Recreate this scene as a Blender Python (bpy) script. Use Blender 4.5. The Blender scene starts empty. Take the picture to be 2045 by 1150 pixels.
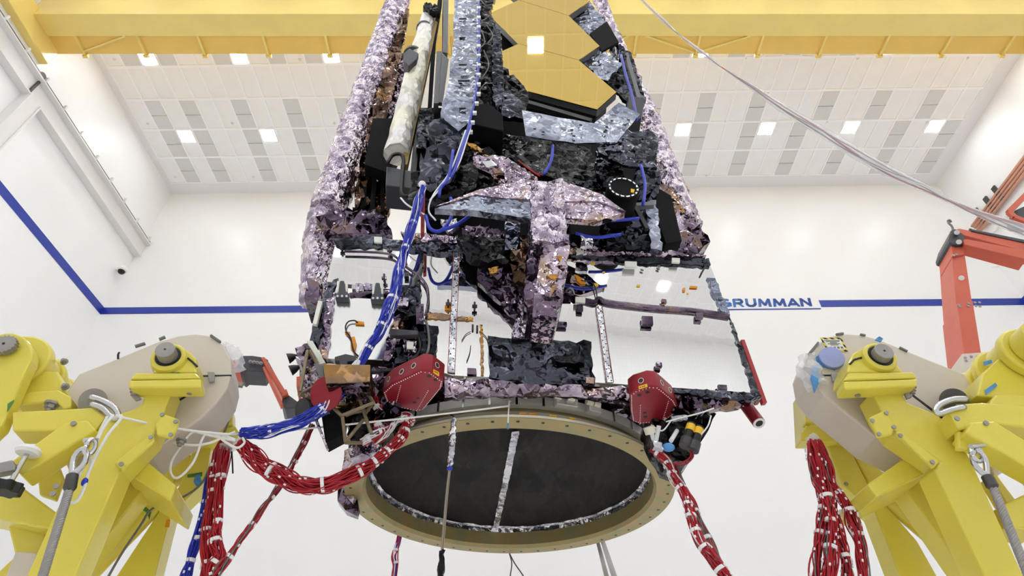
import bpy, bmesh, math, random
from mathutils import Vector, Matrix, noise
from mathutils.geometry import delaunay_2d_cdt
V = Vector
PI = math.pi
scene = bpy.context.scene
col = scene.collection
rnd = random.Random(7)

# ---------------------------------------------------------------- camera
EYE = V((0.0, 0.0, 1.7))
F_PX, CX, CY = 1194.0, 1022.5, 575.0
PITCH = math.radians(41.7)
cam_data = bpy.data.cameras.new('camera')
cam_data.sensor_width = 36.0
cam_data.lens = 36.0 * F_PX / 2045.0
cam_data.clip_start = 0.05
cam = bpy.data.objects.new('camera', cam_data)
cam.location = EYE
cam.rotation_euler = (PI / 2 + PITCH, 0, 0)
col.objects.link(cam)
scene.camera = cam

# ---------------------------------------------------------------- light / exposure
world = bpy.data.worlds.new('world')
scene.world = world
world.use_nodes = True
world.node_tree.nodes['Background'].inputs[0].default_value = (0.9, 0.95, 1.0, 1)
world.node_tree.nodes['Background'].inputs[1].default_value = 0.15
LAMP_STRENGTH = 42.0
scene.view_settings.view_transform = 'Standard'
scene.view_settings.look = 'None'
scene.view_settings.exposure = 0.0
scene.view_settings.gamma = 1.0
scene.cycles.max_bounces = 16
scene.cycles.diffuse_bounces = 10
scene.view_settings.use_curve_mapping = False

# ---------------------------------------------------------------- sight lines
FW = V((0, math.cos(PITCH), math.sin(PITCH)))
UP = V((0, -math.sin(PITCH), math.cos(PITCH)))
RT = V((1, 0, 0))

def ray(x, y):
    return FW + RT * ((x - CX) / F_PX) + UP * ((CY - y) / F_PX)

class Plane:
    """A real plane in the hall: p = a point of it, n = its normal (towards the camera)."""
    def __init__(s, p, n):
        s.p = V(p); s.n = V(n).normalized()
        s.e = V((0, 0, 1)).cross(s.n)
        if s.e.length < 1e-4: s.e = V((1, 0, 0))
        s.e.normalize(); s.f = s.n.cross(s.e)
    def at(s, x, y, d=0.0):
        r = ray(x, y)
        q = s.p + s.n * d
        return EYE + r * ((q - EYE).dot(s.n) / r.dot(s.n))
    def off(s, d):
        return Plane(s.p + s.n * d, s.n)

def facing(Y, yaw=0.0, x0=0.0, tilt=0.0):
    a = math.radians(yaw); t = math.radians(tilt)
    return Plane((x0, Y, 0) if tilt == 0 else (x0, Y, 4.0), (math.sin(a) * math.cos(t), -math.cos(a) * math.cos(t), math.sin(t)))
def level(Z):
    return Plane((0, 0, Z), (0, 0, -1))

# ---------------------------------------------------------------- materials
def new_mat(name):
    m = bpy.data.materials.new(name); m.use_nodes = True
    nt = m.node_tree
    return m, nt, nt.nodes['Principled BSDF']

def lin(c):
    return tuple((v / 12.92 if v <= 0.04045 else ((v + 0.055) / 1.055) ** 2.4) for v in c)

def paint(name, c, rough=0.5, metal=0.0, var=0.06, scale=6.0, bump=0.0, bscale=60.0, spec=0.5, coat=0.0):
    m, nt, b = new_mat(name)
    c = lin(c)
    tc = nt.nodes.new('ShaderNodeTexCoord')
    n = nt.nodes.new('ShaderNodeTexNoise'); n.inputs['Scale'].default_value = scale; n.inputs['Detail'].default_value = 4
    nt.links.new(tc.outputs['Object'], n.inputs['Vector'])
    r = nt.nodes.new('ShaderNodeValToRGB')
    r.color_ramp.elements[0].position = 0.3; r.color_ramp.elements[1].position = 0.7
    r.color_ramp.elements[0].color = (*[max(0, v * (1 - var)) for v in c], 1)
    r.color_ramp.elements[1].color = (*[min(1, v * (1 + var)) for v in c], 1)
    nt.links.new(n.outputs[0], r.inputs[0]); nt.links.new(r.outputs[0], b.inputs['Base Color'])
    b.inputs['Roughness'].default_value = rough; b.inputs['Metallic'].default_value = metal
    b.inputs['Specular IOR Level'].default_value = spec
    b.inputs['Coat Weight'].default_value = coat
    if bump:
        n2 = nt.nodes.new('ShaderNodeTexNoise'); n2.inputs['Scale'].default_value = bscale; n2.inputs['Detail'].default_value = 5
        nt.links.new(tc.outputs['Object'], n2.inputs['Vector'])
        bp = nt.nodes.new('ShaderNodeBump'); bp.inputs['Strength'].default_value = bump; bp.inputs['Distance'].default_value = 0.02
        nt.links.new(n2.outputs[0], bp.inputs['Height']); nt.links.new(bp.outputs[0], b.inputs['Normal'])
    return m

def foil(name, c1, c2, rough=0.2, metal=1.0, crinkle=0.6, scale=9.0, c3=None, dist=0.03, stretch=(1, 1, 1)):
    """Crumpled film: sharp creases from two voronoi layers and a noise, colour wandering between two or three tints."""
    m, nt, b = new_mat(name)
    L = nt.links.new
    tc = nt.nodes.new('ShaderNodeTexCoord')
    mp = nt.nodes.new('ShaderNodeMapping'); mp.inputs['Scale'].default_value = stretch
    L(tc.outputs['Object'], mp.inputs['Vector'])
    w = nt.nodes.new('ShaderNodeTexNoise'); w.inputs['Scale'].default_value = scale * 0.6; w.inputs['Detail'].default_value = 3
    L(mp.outputs[0], w.inputs['Vector'])
    mx = nt.nodes.new('ShaderNodeVectorMath'); mx.operation = 'MULTIPLY_ADD'
    L(w.outputs['Color'], mx.inputs[0]); mx.inputs[1].default_value = (0.12, 0.12, 0.12); L(mp.outputs[0], mx.inputs[2])
    acc = nt.nodes.new('ShaderNodeNewGeometry').outputs['Normal']
    for k, amp in ((1.0, 0.75), (2.6, 0.6), (7.0, 0.35)):          # every crease cell leans its own way, as flat facets of crushed film do
        v = nt.nodes.new('ShaderNodeTexVoronoi'); v.feature = 'F1'; v.inputs['Scale'].default_value = scale * k
        L(mx.outputs[0], v.inputs['Vector'])
        q = nt.nodes.new('ShaderNodeVectorMath'); q.operation = 'SUBTRACT'; L(v.outputs['Color'], q.inputs[0]); q.inputs[1].default_value = (.5, .5, .5)
        q2 = nt.nodes.new('ShaderNodeVectorMath'); q2.operation = 'MULTIPLY_ADD'; L(q.outputs[0], q2.inputs[0]); q2.inputs[1].default_value = (amp * crinkle,) * 3; L(acc, q2.inputs[2])
        acc = q2.outputs[0]
    nz = nt.nodes.new('ShaderNodeVectorMath'); nz.operation = 'NORMALIZE'; L(acc, nz.inputs[0])
    bp = nt.nodes.new('ShaderNodeBump'); bp.inputs['Strength'].default_value = min(1, crinkle * .5); bp.inputs['Distance'].default_value = dist
    L(w.outputs[0], bp.inputs['Height']); L(nz.outputs[0], bp.inputs['Normal']); L(bp.outputs[0], b.inputs['Normal'])
    n = nt.nodes.new('ShaderNodeTexNoise'); n.inputs['Scale'].default_value = scale * 0.45; n.inputs['Detail'].default_value = 5
    L(tc.outputs['Object'], n.inputs['Vector'])
    r = nt.nodes.new('ShaderNodeValToRGB')
    r.color_ramp.elements[0].position = 0.42; r.color_ramp.elements[1].position = 0.58
    r.color_ramp.elements[0].color = (*lin(c1), 1); r.color_ramp.elements[1].color = (*lin(c2), 1)
    if c3:
        e = r.color_ramp.elements.new(0.68); e.color = (*lin(c3), 1)
    L(n.outputs[0], r.inputs[0]); L(r.outputs[0], b.inputs['Base Color'])
    b.inputs['Metallic'].default_value = metal; b.inputs['Roughness'].default_value = rough
    return m

def glow(name, c, strength):
    m, nt, b = new_mat(name)
    b.inputs['Base Color'].default_value = (*c, 1)
    b.inputs['Emission Color'].default_value = (*c, 1); b.inputs['Emission Strength'].default_value = strength
    return m

M = {}
M['wall'] = paint('white wall paint', (0.965, 0.965, 0.965), 0.36, var=0.008, scale=0.7)
M['ceiling'] = paint('white ceiling tile', (0.965, 0.96, 0.955), 0.75, var=0.015, scale=2.0)
M['grid'] = paint('white ceiling bar', (0.985, 0.98, 0.98), 0.5, var=0.01)
M['soffit'] = paint('plain ceiling border', (0.93, 0.92, 0.925), 0.6, var=0.01)
M['grille'] = paint('grey perforated grille', (0.86, 0.855, 0.845), 0.6, var=0.03, scale=40)
M['floor'] = paint('pale grey epoxy floor', (0.92, 0.92, 0.92), 0.3, var=0.02, scale=0.8)
M['lamp'] = glow('lamp diffuser', (0.93, 0.965, 1.0), LAMP_STRENGTH)
M['crane_yellow'] = paint('crane yellow paint', (0.95, 0.84, 0.48), 0.22, var=0.03, scale=1.5, coat=0.3)
M['walk_yellow_shaded'] = paint('crane yellow with walkway shade', (0.93, 0.77, 0.38), 0.4, var=0.03, scale=1.5)  # darker crane yellow: the walkway's weaker light is put into the colour
M['blue_paint'] = paint('blue wall stripe', (0.12, 0.22, 0.62), 0.35, var=0.03, scale=30)
M['white_steel'] = paint('white painted steel', (0.90, 0.89, 0.88), 0.4, var=0.015)
M['yellow'] = paint('yellow gloss paint', (0.88, 0.82, 0.31), 0.3, var=0.035, scale=3, bump=0.05, bscale=90, coat=0.2)
M['cream'] = paint('cream enamel plate', (0.83, 0.79, 0.73), 0.45, var=0.03, scale=2)
M['steel'] = paint('bare grey steel', (0.62, 0.605, 0.59), 0.42, 0.5, var=0.08, scale=14)
M['dark_steel'] = paint('dark oily steel', (0.36, 0.35, 0.34), 0.4, 0.8, var=0.12, scale=20)
M['chrome'] = paint('bright steel', (0.80, 0.80, 0.80), 0.2, 1.0, var=0.04)
M['orange'] = paint('orange lift paint', (0.80, 0.37, 0.27), 0.4, var=0.05, scale=3)
M['black'] = paint('black plastic', (0.07, 0.07, 0.075), 0.45, var=0.1)
M['blackgloss'] = paint('black gloss', (0.03, 0.03, 0.035), 0.12, var=0.1)
M['grey_part'] = paint('charcoal painted casting', (0.25, 0.25, 0.27), 0.45, var=0.08)
M['copper'] = paint('copper pipe', (0.86, 0.64, 0.54), 0.4, 0.3, var=0.05)
M['rope'] = paint('white rope', (0.93, 0.93, 0.91), 0.7, var=0.03)
M['tape_green'] = paint('green tape', (0.30, 0.50, 0.24), 0.4, var=0.05)
M['tape_orange'] = paint('orange film tape', (0.90, 0.58, 0.10), 0.3, var=0.15, scale=25)
M['tape_blue'] = paint('blue film', (0.30, 0.55, 0.78), 0.3, var=0.2, scale=14)
M['white'] = paint('white plastic', (0.93, 0.93, 0.92), 0.4, var=0.02)
M['paper'] = paint('white paper', (0.92, 0.92, 0.88), 0.6, var=0.02)
M['red_wire'] = paint('red insulated wire', (0.68, 0.05, 0.13), 0.4, var=0.2, scale=20)
M['blue_wire'] = paint('blue insulated wire', (0.13, 0.20, 0.72), 0.35, var=0.2, scale=20)
M['grey_wire'] = paint('grey wire', (0.45, 0.45, 0.43), 0.5, var=0.05)
M['tie'] = paint('white wire wrap', (0.95, 0.95, 0.95), 0.5, var=0.03)
M['red_cover'] = paint('red anodised cover', (0.56, 0.10, 0.155), 0.4, 0.25, var=0.04, scale=3)
M['red_rod'] = paint('red rod', (0.70, 0.18, 0.19), 0.4, var=0.04)

M['foil_purple'] = foil('mauve metallised film', (0.47, 0.41, 0.47), (0.77, 0.71, 0.77), 0.12, crinkle=0.8, scale=8, c3=(0.68, 0.58, 0.50))
M['foil_pale'] = foil('pale lilac crushed film', (0.60, 0.55, 0.63), (0.91, 0.87, 0.91), 0.16, crinkle=1.1, scale=20, c3=(0.80, 0.73, 0.74), stretch=(1.5, 1.5, .7))
M['foil_violet'] = foil('dark violet film', (0.25, 0.21, 0.27), (0.50, 0.44, 0.51), 0.1, crinkle=0.7, scale=6, c3=(0.56, 0.44, 0.32))
M['foil_brown'] = foil('bronze film', (0.28, 0.21, 0.16), (0.58, 0.48, 0.42), 0.12, crinkle=0.7, scale=6, c3=(0.66, 0.5, 0.3))
M['foil_grey'] = foil('slate grey film', (0.60, 0.62, 0.67), (0.46, 0.48, 0.54), 0.2, crinkle=0.5, scale=4.5)
M['foil_dark'] = foil('charcoal film', (0.16, 0.17, 0.19), (0.32, 0.33, 0.37), 0.18, crinkle=0.7, scale=5)
M['foil_black'] = foil('black film', (0.03, 0.03, 0.035), (0.08, 0.08, 0.09), 0.22, metal=0.5, crinkle=0.6, scale=6)
M['foil_silver'] = foil('silver tape', (0.86, 0.86, 0.88), (0.66, 0.66, 0.70), 0.18, crinkle=0.5, scale=14)
M['foil_cream'] = foil('cream wrapped film', (0.95, 0.93, 0.84), (0.90, 0.89, 0.87), 0.3, metal=0.2, crinkle=0.6, scale=5)
M['foil_amber'] = foil('amber box film', (0.68, 0.50, 0.20), (0.54, 0.44, 0.36), 0.22, crinkle=0.35, scale=7)
M['membrane'] = foil('black membrane', (0.085, 0.078, 0.075), (0.115, 0.105, 0.10), 0.55, metal=0.0, crinkle=0.25, scale=2.2, stretch=(1.6, 0.6, 1))
M['membrane'].node_tree.nodes['Principled BSDF'].inputs['Specular IOR Level'].default_value = 0.12
M['matt_black'] = paint('matt black panel', (0.06, 0.06, 0.065), 0.7, spec=0.12, var=0.1)
M['tan_strut'] = paint('tan composite strut', (0.50, 0.44, 0.34), 0.4, 0.3, var=0.1, scale=10)
M['frame_grey'] = paint('grey composite frame', (0.40, 0.40, 0.41), 0.45, 0.2, var=0.06)
M['yellow_patch'] = paint('yellow tag', (0.93, 0.75, 0.15), 0.5, var=0.05)
def alloy():
    m, nt, b = new_mat('olive gold chromate alloy')
    tc = nt.nodes.new('ShaderNodeTexCoord'); n = nt.nodes.new('ShaderNodeTexNoise'); n.inputs['Scale'].default_value = 3.5; n.inputs['Detail'].default_value = 6
    mp = nt.nodes.new('ShaderNodeMapping'); mp.inputs['Scale'].default_value = (2.5, 2.5, .5)
    nt.links.new(tc.outputs['Object'], mp.inputs[0]); nt.links.new(mp.outputs[0], n.inputs['Vector'])
    r = nt.nodes.new('ShaderNodeValToRGB'); e = r.color_ramp.elements
    e[0].position = .3; e[0].color = (*lin((.57, .56, .40)), 1); e[1].position = .7; e[1].color = (*lin((.66, .56, .37)), 1)
    k = e.new(.5); k.color = (*lin((.63, .57, .38)), 1)
    nt.links.new(n.outputs[0], r.inputs[0]); nt.links.new(r.outputs[0], b.inputs['Base Color'])
    b.inputs['Metallic'].default_value = .4; b.inputs['Roughness'].default_value = .42
    return m
M['alloy'] = alloy()
M['alloy_pale'] = paint('pale machined alloy', (0.88, 0.86, 0.78), 0.4, 0.3, var=0.06, scale=4)
M['band'] = paint('grey clamp band alloy', (0.80, 0.79, 0.76), 0.4, 0.35, var=0.06, scale=8)
def radiator(name, c, rough, tx, ty):
    """mirror-bright film panel laid in small squares: faint joints and a slight waviness"""
    m, nt, b = new_mat(name); L = nt.links.new
    tc = nt.nodes.new('ShaderNodeTexCoord')
    sx = nt.nodes.new('ShaderNodeSeparateXYZ'); L(tc.outputs['Object'], sx.inputs[0])
    cb = nt.nodes.new('ShaderNodeCombineXYZ'); L(sx.outputs['X'], cb.inputs['X']); L(sx.outputs['Z'], cb.inputs['Y'])
    br = nt.nodes.new('ShaderNodeTexBrick'); br.offset = 0; br.inputs['Scale'].default_value = 1
    br.inputs['Brick Width'].default_value = tx; br.inputs['Row Height'].default_value = ty; br.inputs['Mortar Size'].default_value = .0008
    br.inputs['Color1'].default_value = (*c, 1); br.inputs['Color2'].default_value = (*[v * .985 for v in c], 1); br.inputs['Mortar'].default_value = (*[v * .93 for v in c], 1)
    L(cb.outputs[0], br.inputs['Vector']); L(br.outputs['Color'], b.inputs['Base Color'])
    n = nt.nodes.new('ShaderNodeTexNoise'); n.inputs['Scale'].default_value = 7; n.inputs['Detail'].default_value = 2
    L(tc.outputs['Object'], n.inputs['Vector'])
    bp = nt.nodes.new('ShaderNodeBump'); bp.inputs['Strength'].default_value = .025; bp.inputs['Distance'].default_value = .01
    L(n.outputs[0], bp.inputs['Height']); L(bp.outputs[0], b.inputs['Normal'])
    b.inputs['Metallic'].default_value = 1; b.inputs['Roughness'].default_value = rough
    return m
M['radiator'] = radiator('silver mirror radiator film', (.93, .93, .92), .02, .03, .03)
M['radiator_white'] = radiator('white silvered radiator', (.95, .95, .94), .18, .03, .03)
gm_, nt_, b_ = new_mat('gold mirror coating')
b_.inputs['Base Color'].default_value = (*lin((.95, .82, .46)), 1); b_.inputs['Metallic'].default_value = 1; b_.inputs['Roughness'].default_value = .015
M['gold'] = gm_

# ---------------------------------------------------------------- mesh collecting
class MB:
    def __init__(s):
        s.v = []; s.f = []
    def add(s, vs, fs):
        k = len(s.v); s.v += [V(p) for p in vs]; s.f += [tuple(i + k for i in f) for f in fs]; return s
    def prism(s, pts, vec):
        n = len(pts); vec = V(vec)
        vs = [V(p) for p in pts] + [V(p) + vec for p in pts]
        fs = [tuple(range(n)), tuple(range(2 * n - 1, n - 1, -1))] + [(i, i + n, (i + 1) % n + n, (i + 1) % n) for i in range(n)]
        return s.add(vs, fs)
    def slab(s, px, pl, t, d=0.0):
        """a plate whose near face lies in plane pl, t thick, running away from the camera"""
        return s.prism([pl.at(x, y, d) for x, y in px], -pl.n * t)
    def box(s, c, size, rot=None):
        c = V(c); hx, hy, hz = [q / 2 for q in size]
        vs = [V((x, y, z)) for x in (-hx, hx) for y in (-hy, hy) for z in (-hz, hz)]
        if rot is not None: vs = [rot @ p for p in vs]
        return s.add([p + c for p in vs], [(0, 1, 3, 2), (4, 6, 7, 5), (0, 4, 5, 1), (2, 3, 7, 6), (0, 2, 6, 4), (1, 5, 7, 3)])
    def bar(s, a, b, w, h, up=(0, 0, 1)):
        a, b = V(a), V(b); d = (b - a).normalized(); x = d.cross(V(up))
        if x.length < 1e-4: x = d.cross(V((1, 0, 0)))
        x.normalize(); y = x.cross(d)
        q = [a + x * (w / 2 * i) + y * (h / 2 * j) for i, j in ((-1, -1), (1, -1), (1, 1), (-1, 1))]
        return s.prism(q, b - a)
    def tube(s, pts, r, n=8, squash=None):
        pts = [V(p) for p in pts]; m = len(pts)
        rs = r if isinstance(r, (list, tuple)) else [r] * m
        ref = None; k = len(s.v)
        for i, p in enumerate(pts):
            d = (pts[min(i + 1, m - 1)] - pts[max(i - 1, 0)]).normalized()
            if ref is None:
                ref = d.cross(V((0.3, 0.9, 0.2))); ref = ref if ref.length > 1e-3 else d.cross(V((1, 0, 0)))
            x = ref - d * ref.dot(d)
            x = x.normalized() if x.length > 1e-6 else d.orthogonal().normalized()
            ref = x; y = d.cross(x)
            for j in range(n):
                a = 2 * PI * j / n
                s.v.append(p + (x * math.cos(a) + y * math.sin(a)) * rs[i])
        for i in range(m - 1):
            for j in range(n):
                a = k + i * n + j; b = k + i * n + (j + 1) % n
                s.f.append((a, b, b + n, a + n))
        s.f.append(tuple(k + j for j in reversed(range(n)))); s.f.append(tuple(k + (m - 1) * n + j for j in range(n)))
        return s
    def lathe(s, prof, o, axis=(0, 0, 1), n=32, a0=0.0, a1=2 * PI, closed=False):
        o = V(o); z = V(axis).normalized(); x = z.orthogonal().normalized()
        if abs(z.z) > 0.99: x = V((1, 0, 0))
        y = z.cross(x); k = len(s.v); m = len(prof); full = abs(a1 - a0 - 2 * PI) < 1e-6
        nn = n if full else n + 1
        for i in range(nn):
            a = a0 + (a1 - a0) * i / n
            for r, h in prof: s.v.append(o + (x * math.cos(a) + y * math.sin(a)) * r + z * h)
        mm = m if closed else m - 1
        for i in range(n):
            i2 = (i + 1) % nn
            for j in range(mm):
                j2 = (j + 1) % m
                s.f.append((k + i * m + j, k + i2 * m + j, k + i2 * m + j2, k + i * m + j2))
        return s
    def ball(s, c, r, n=10, sq=(1, 1, 1)):
        pr = [(math.sin(PI * i / n) * r, -math.cos(PI * i / n) * r) for i in range(n + 1)]
        k = len(s.v); s.lathe(pr, (0, 0, 0), n=n * 2)
        for i in range(k, len(s.v)): s.v[i] = V((s.v[i].x * sq[0], s.v[i].y * sq[1], s.v[i].z * sq[2])) + V(c)
        return s
    def cyl(s, a, b, r, n=16, r2=None):
        return s.tube([a, b], [r, r if r2 is None else r2], n)
    def build(s, name, m, parent=None, bevel=0.0, smooth=False, seg=2, weld=True, autos=None):
        me = bpy.data.meshes.new(name)
        if parent is None:
            lo = V([min(p[i] for p in s.v) for i in range(3)]); hi = V([max(p[i] for p in s.v) for i in range(3)])
            loc = V(((lo.x + hi.x) / 2, (lo.y + hi.y) / 2, lo.z))
        else:
            loc = V((0, 0, 0)); q = parent
            while q is not None: loc = loc + q.location; q = q.parent
        bm = bmesh.new()
        vs = [bm.verts.new(p - loc) for p in s.v]
        for f in s.f:
            try: bm.faces.new([vs[i] for i in f])
            except ValueError: pass
        if weld: bmesh.ops.remove_doubles(bm, verts=bm.verts, dist=1e-5)
        bmesh.ops.recalc_face_normals(bm, faces=bm.faces)
        bm.to_mesh(me); bm.free()
        if smooth: me.shade_smooth()
        if autos is not None:
            me.shade_smooth(); me.set_sharp_from_angle(angle=math.radians(autos))
        o = bpy.data.objects.new(name, me); col.objects.link(o)
        o.data.materials.append(M[m] if isinstance(m, str) else m)
        if parent is not None: o.parent = parent
        else: o.location = loc
        if bevel:
            b = o.modifiers.new('bevel', 'BEVEL'); b.width = bevel; b.segments = seg; b.limit_method = 'ANGLE'; b.angle_limit = math.radians(40)
            b.harden_normals = False
        return o

def tag(o, label, cat, group=None):
    o['label'] = label; o['category'] = cat
    if group: o['group'] = group
    return o
def struct(o):
    o['kind'] = 'structure'; return o
def thing(name, label, cat, loc=(0, 0, 0), group=None):
    o = bpy.data.objects.new(name, None); o.empty_display_size = 0.2; o.location = loc; col.objects.link(o)
    return tag(o, label, cat, group)
def copy_tree(o, parent=None):
    c = o.copy(); col.objects.link(c)
    if parent is not None: c.parent = parent
    for ch in list(o.children): copy_tree(ch, c)
    return c

def inside(p, poly):
    c = False; n = len(poly)
    for i in range(n):
        a, b = poly[i], poly[(i + 1) % n]
        if (a[1] > p[1]) != (b[1] > p[1]) and p[0] < (b[0] - a[0]) * (p[1] - a[1]) / (b[1] - a[1]) + a[0]: c = not c
    return c

def crumple(pts, n, cell=0.06, amp=0.02, thick=0.03, seed=0, rough_edge=0.3, mb=None, big=1.0):
    """A crinkled sheet filling the flat polygon pts (3D points in one plane, normal n): jittered triangles pushed in and out, with a back skin."""
    r = random.Random(seed); mb = mb or MB(); n = V(n).normalized(); o = V(pts[0])
    e = V((0, 0, 1)).cross(n)
    if e.length < 1e-3: e = V((1, 0, 0))
    e.normalize(); f = n.cross(e)
    P2 = [((V(p) - o).dot(e), (V(p) - o).dot(f)) for p in pts]
    B = []
    for i in range(len(P2)):
        a, b = P2[i], P2[(i + 1) % len(P2)]
        L = math.hypot(b[0] - a[0], b[1] - a[1]); k = max(1, int(L / cell))
        nx, ny = (-(b[1] - a[1]) / (L + 1e-9), (b[0] - a[0]) / (L + 1e-9))
        for j in range(k):
            t = j / k; w = r.uniform(-1, 1) * cell * rough_edge if j else 0
            B.append((a[0] + (b[0] - a[0]) * t + nx * w, a[1] + (b[1] - a[1]) * t + ny * w))
    xs = [p[0] for p in B]; ys = [p[1] for p in B]
    I = []; y = min(ys); row = 0
    while y < max(ys):
        x = min(xs) + (row % 2) * cell / 2
        while x < max(xs):
            q = (x + r.uniform(-.45, .45) * cell, y + r.uniform(-.45, .45) * cell)
            if inside(q, B) and min((q[0] - b[0]) ** 2 + (q[1] - b[1]) ** 2 for b in B) > (cell * .45) ** 2: I.append(q)
            x += cell
        y += cell * .87; row += 1
    nb = len(B)
    out = delaunay_2d_cdt([V(p) for p in B + I], [(i, (i + 1) % nb) for i in range(nb)], [], 1, 1e-6)
    vs, fs = out[0], out[2]
    d = []
    for i, p in enumerate(vs):
        w = noise.noise(V((p[0] / (cell * 4), p[1] / (cell * 4), seed * 3.7))) * 1.2 * big
        d.append((w + r.uniform(-1, 1) * .8) * amp)
    k = len(mb.v)
    mb.v += [o + e * p[0] + f * p[1] + n * d[i] for i, p in enumerate(vs)]
    mb.f += [tuple(k + i for i in g) for g in fs]
    if thick:
        cnt = {}
        for g in fs:
            for i in range(len(g)):
                a, b = g[i], g[(i + 1) % len(g)]
                cnt[(a, b)] = cnt.get((a, b), 0) + 1
        edge = [(a, b) for (a, b) in cnt if (b, a) not in cnt]
        bi = {}
        for a, b in edge:
            for i in (a, b):
                if i not in bi:
                    bi[i] = len(mb.v); mb.v.append(o + e * vs[i][0] + f * vs[i][1] - n * thick)
            mb.f.append((k + b, k + a, bi[a], bi[b]))
        # back skin
        k2 = len(mb.v)
        mb.v += [o + e * p[0] + f * p[1] - n * thick for p in vs]
        mb.f += [tuple(k2 + i for i in reversed(g)) for g in fs]
    return mb

def sheet(px, pl, cell=0.06, amp=0.02, thick=0.03, seed=0, d=0.0, mb=None, rough_edge=0.3, big=1.0):
    return crumple([pl.at(x, y, d) for x, y in px], pl.n, cell, amp, thick, seed, rough_edge, mb, big)

def rumpled_tube(path, radii, n=12, amp=0.03, step=0.08, seed=0, mb=None, flat=(1, 1), axis=None):
    """a fat foil sleeve along a path; radii per point; every ring jittered so that it reads as crushed film"""
    r = random.Random(seed); mb = mb or MB(); P = [V(p) for p in path]
    pts = []; rr = []
    for i in range(len(P) - 1):
        k = max(1, int((P[i + 1] - P[i]).length / step))
        for j in range(k):
            t = j / k; pts.append(P[i].lerp(P[i + 1], t)); rr.append(radii[i] * (1 - t) + radii[i + 1] * t)
    pts.append(P[-1]); rr.append(radii[-1])
    k0 = len(mb.v)
    ax = V(axis) if axis else V((0, 1, 0))
    for i, p in enumerate(pts):
        d = (pts[min(i + 1, len(pts) - 1)] - pts[max(i - 1, 0)]).normalized()
        y = (ax - d * ax.dot(d)).normalized(); x = d.cross(y)
        for j in range(n):
            a = 2 * PI * (j + 0.5 * (i % 2)) / n
            q = rr[i] * (1 + 0.0) + r.uniform(-1, 1) * amp + noise.noise(p * 2.2 + V((j * 0.7, seed, 0))) * amp * 1.2
            mb.v.append(p + (x * math.cos(a) * flat[0] + y * math.sin(a) * flat[1]) * q + d * r.uniform(-.3, .3) * step)
    for i in range(len(pts) - 1):
        for j in range(n):
            a = k0 + i * n + j; b = k0 + i * n + (j + 1) % n; c = a + n; e = b + n
            if i % 2 == 0: mb.f += [(a, b, c), (b, e, c)]
            else: mb.f += [(a, e, c), (a, b, e)]
    mb.f.append(tuple(k0 + j for j in reversed(range(n)))); mb.f.append(tuple(k0 + (len(pts) - 1) * n + j for j in range(n)))
    return mb

def spline(pts, k=8):
    """Catmull-Rom through 3D points"""
    P = [V(p) for p in pts]; P = [P[0] * 2 - P[1]] + P + [P[-1] * 2 - P[-2]]
    out = []
    for i in range(1, len(P) - 2):
        a, b, c, d = P[i - 1:i + 3]
        for j in range(k):
            t = j / k
            out.append(0.5 * ((2 * b) + (c - a) * t + (2 * a - 5 * b + 4 * c - d) * t * t + (3 * b - a - 3 * c + d) * t ** 3))
    out.append(P[-2]); return out
# ================================================================ the hall
YAW_R = math.radians(-0.9)
RM = Matrix.Rotation(YAW_R, 3, 'Z')
def rp(x, y, z): return RM @ V((x, y, 0)) + V((0, 0, z))
XL, XR, YB, YF, ZC = -13.33, 15.85, 14.55, -15.7, 19.7
def rbox(mb, x0, x1, y0, y1, z0, z1):
    return mb.add([rp(x, y, z) for x in (x0, x1) for y in (y0, y1) for z in (z0, z1)],
                  [(0, 1, 3, 2), (4, 6, 7, 5), (0, 4, 5, 1), (2, 3, 7, 6), (0, 2, 6, 4), (1, 5, 7, 3)])
T = 0.3
struct(rbox(MB(), XL - T, XR + T, YF - T, YB + T, -T, 0).build('floor', 'floor'))
struct(rbox(MB(), XL - T, XR + T, YB, YB + T, 0, ZC + T).build('wall_back', 'wall'))
struct(rbox(MB(), XL - T, XR + T, YF - T, YF, 0, ZC + T).build('wall_front', 'wall'))
struct(rbox(MB(), XL - T, XL, YF, YB, 0, ZC + T).build('wall_left', 'wall'))
struct(rbox(MB(), XR, XR + T, YF, YB, 0, ZC + T).build('wall_right', 'wall'))
struct(rbox(MB(), XL, XR, YF, YB, ZC + .02, ZC + T).build('ceiling', 'ceiling'))
# suspended grid: 0.58 x 1.165 m tiles
TX, TY = 0.5805, 1.165
cpl = level(ZC)
g0 = RM.inverted() @ cpl.at(342.6, 366)
GX, GYB = g0.x, g0.y
NCOL = int((XR - 0.3 - GX) / TX)
NROW = int((GYB - YF - 0.3) / TY)
GXR, GYF = GX + NCOL * TX, GYB - NROW * TY
gm = MB()
for i in range(NCOL + 1): rbox(gm, GX + i * TX - .028, GX + i * TX + .028, GYF, GYB, ZC - .012, ZC + .03)
for j in range(NROW + 1): rbox(gm, GX - .028, GXR + .028, GYB - j * TY - .04, GYB - j * TY + .04, ZC - .014, ZC + .03)
struct(gm.build('trim_1', 'grid'))
bm_ = MB()
rbox(bm_, XL, GX, YF, YB, ZC - .02, ZC + .03); rbox(bm_, GXR, XR, YF, YB, ZC - .02, ZC + .03)
rbox(bm_, GX, GXR, GYB, YB, ZC - .02, ZC + .03); rbox(bm_, GX, GXR, YF, GYF, ZC - .02, ZC + .03)
struct(bm_.build('trim_2', 'soffit'))

def tile_of(x, y):
    p = RM.inverted() @ cpl.at(x, y)
    return int(math.floor((p.x - GX) / TX + .5))      # column whose left edge is nearest
ROWNAME = ['back', 'second', 'third', 'fourth', 'fifth']
ordinal = lambda k: ['first', 'second', 'third', 'fourth', 'fifth', 'sixth', 'seventh', 'eighth', 'ninth', 'tenth', 'eleventh', 'twelfth', 'thirteenth', 'fourteenth', 'fifteenth'][k]
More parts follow.
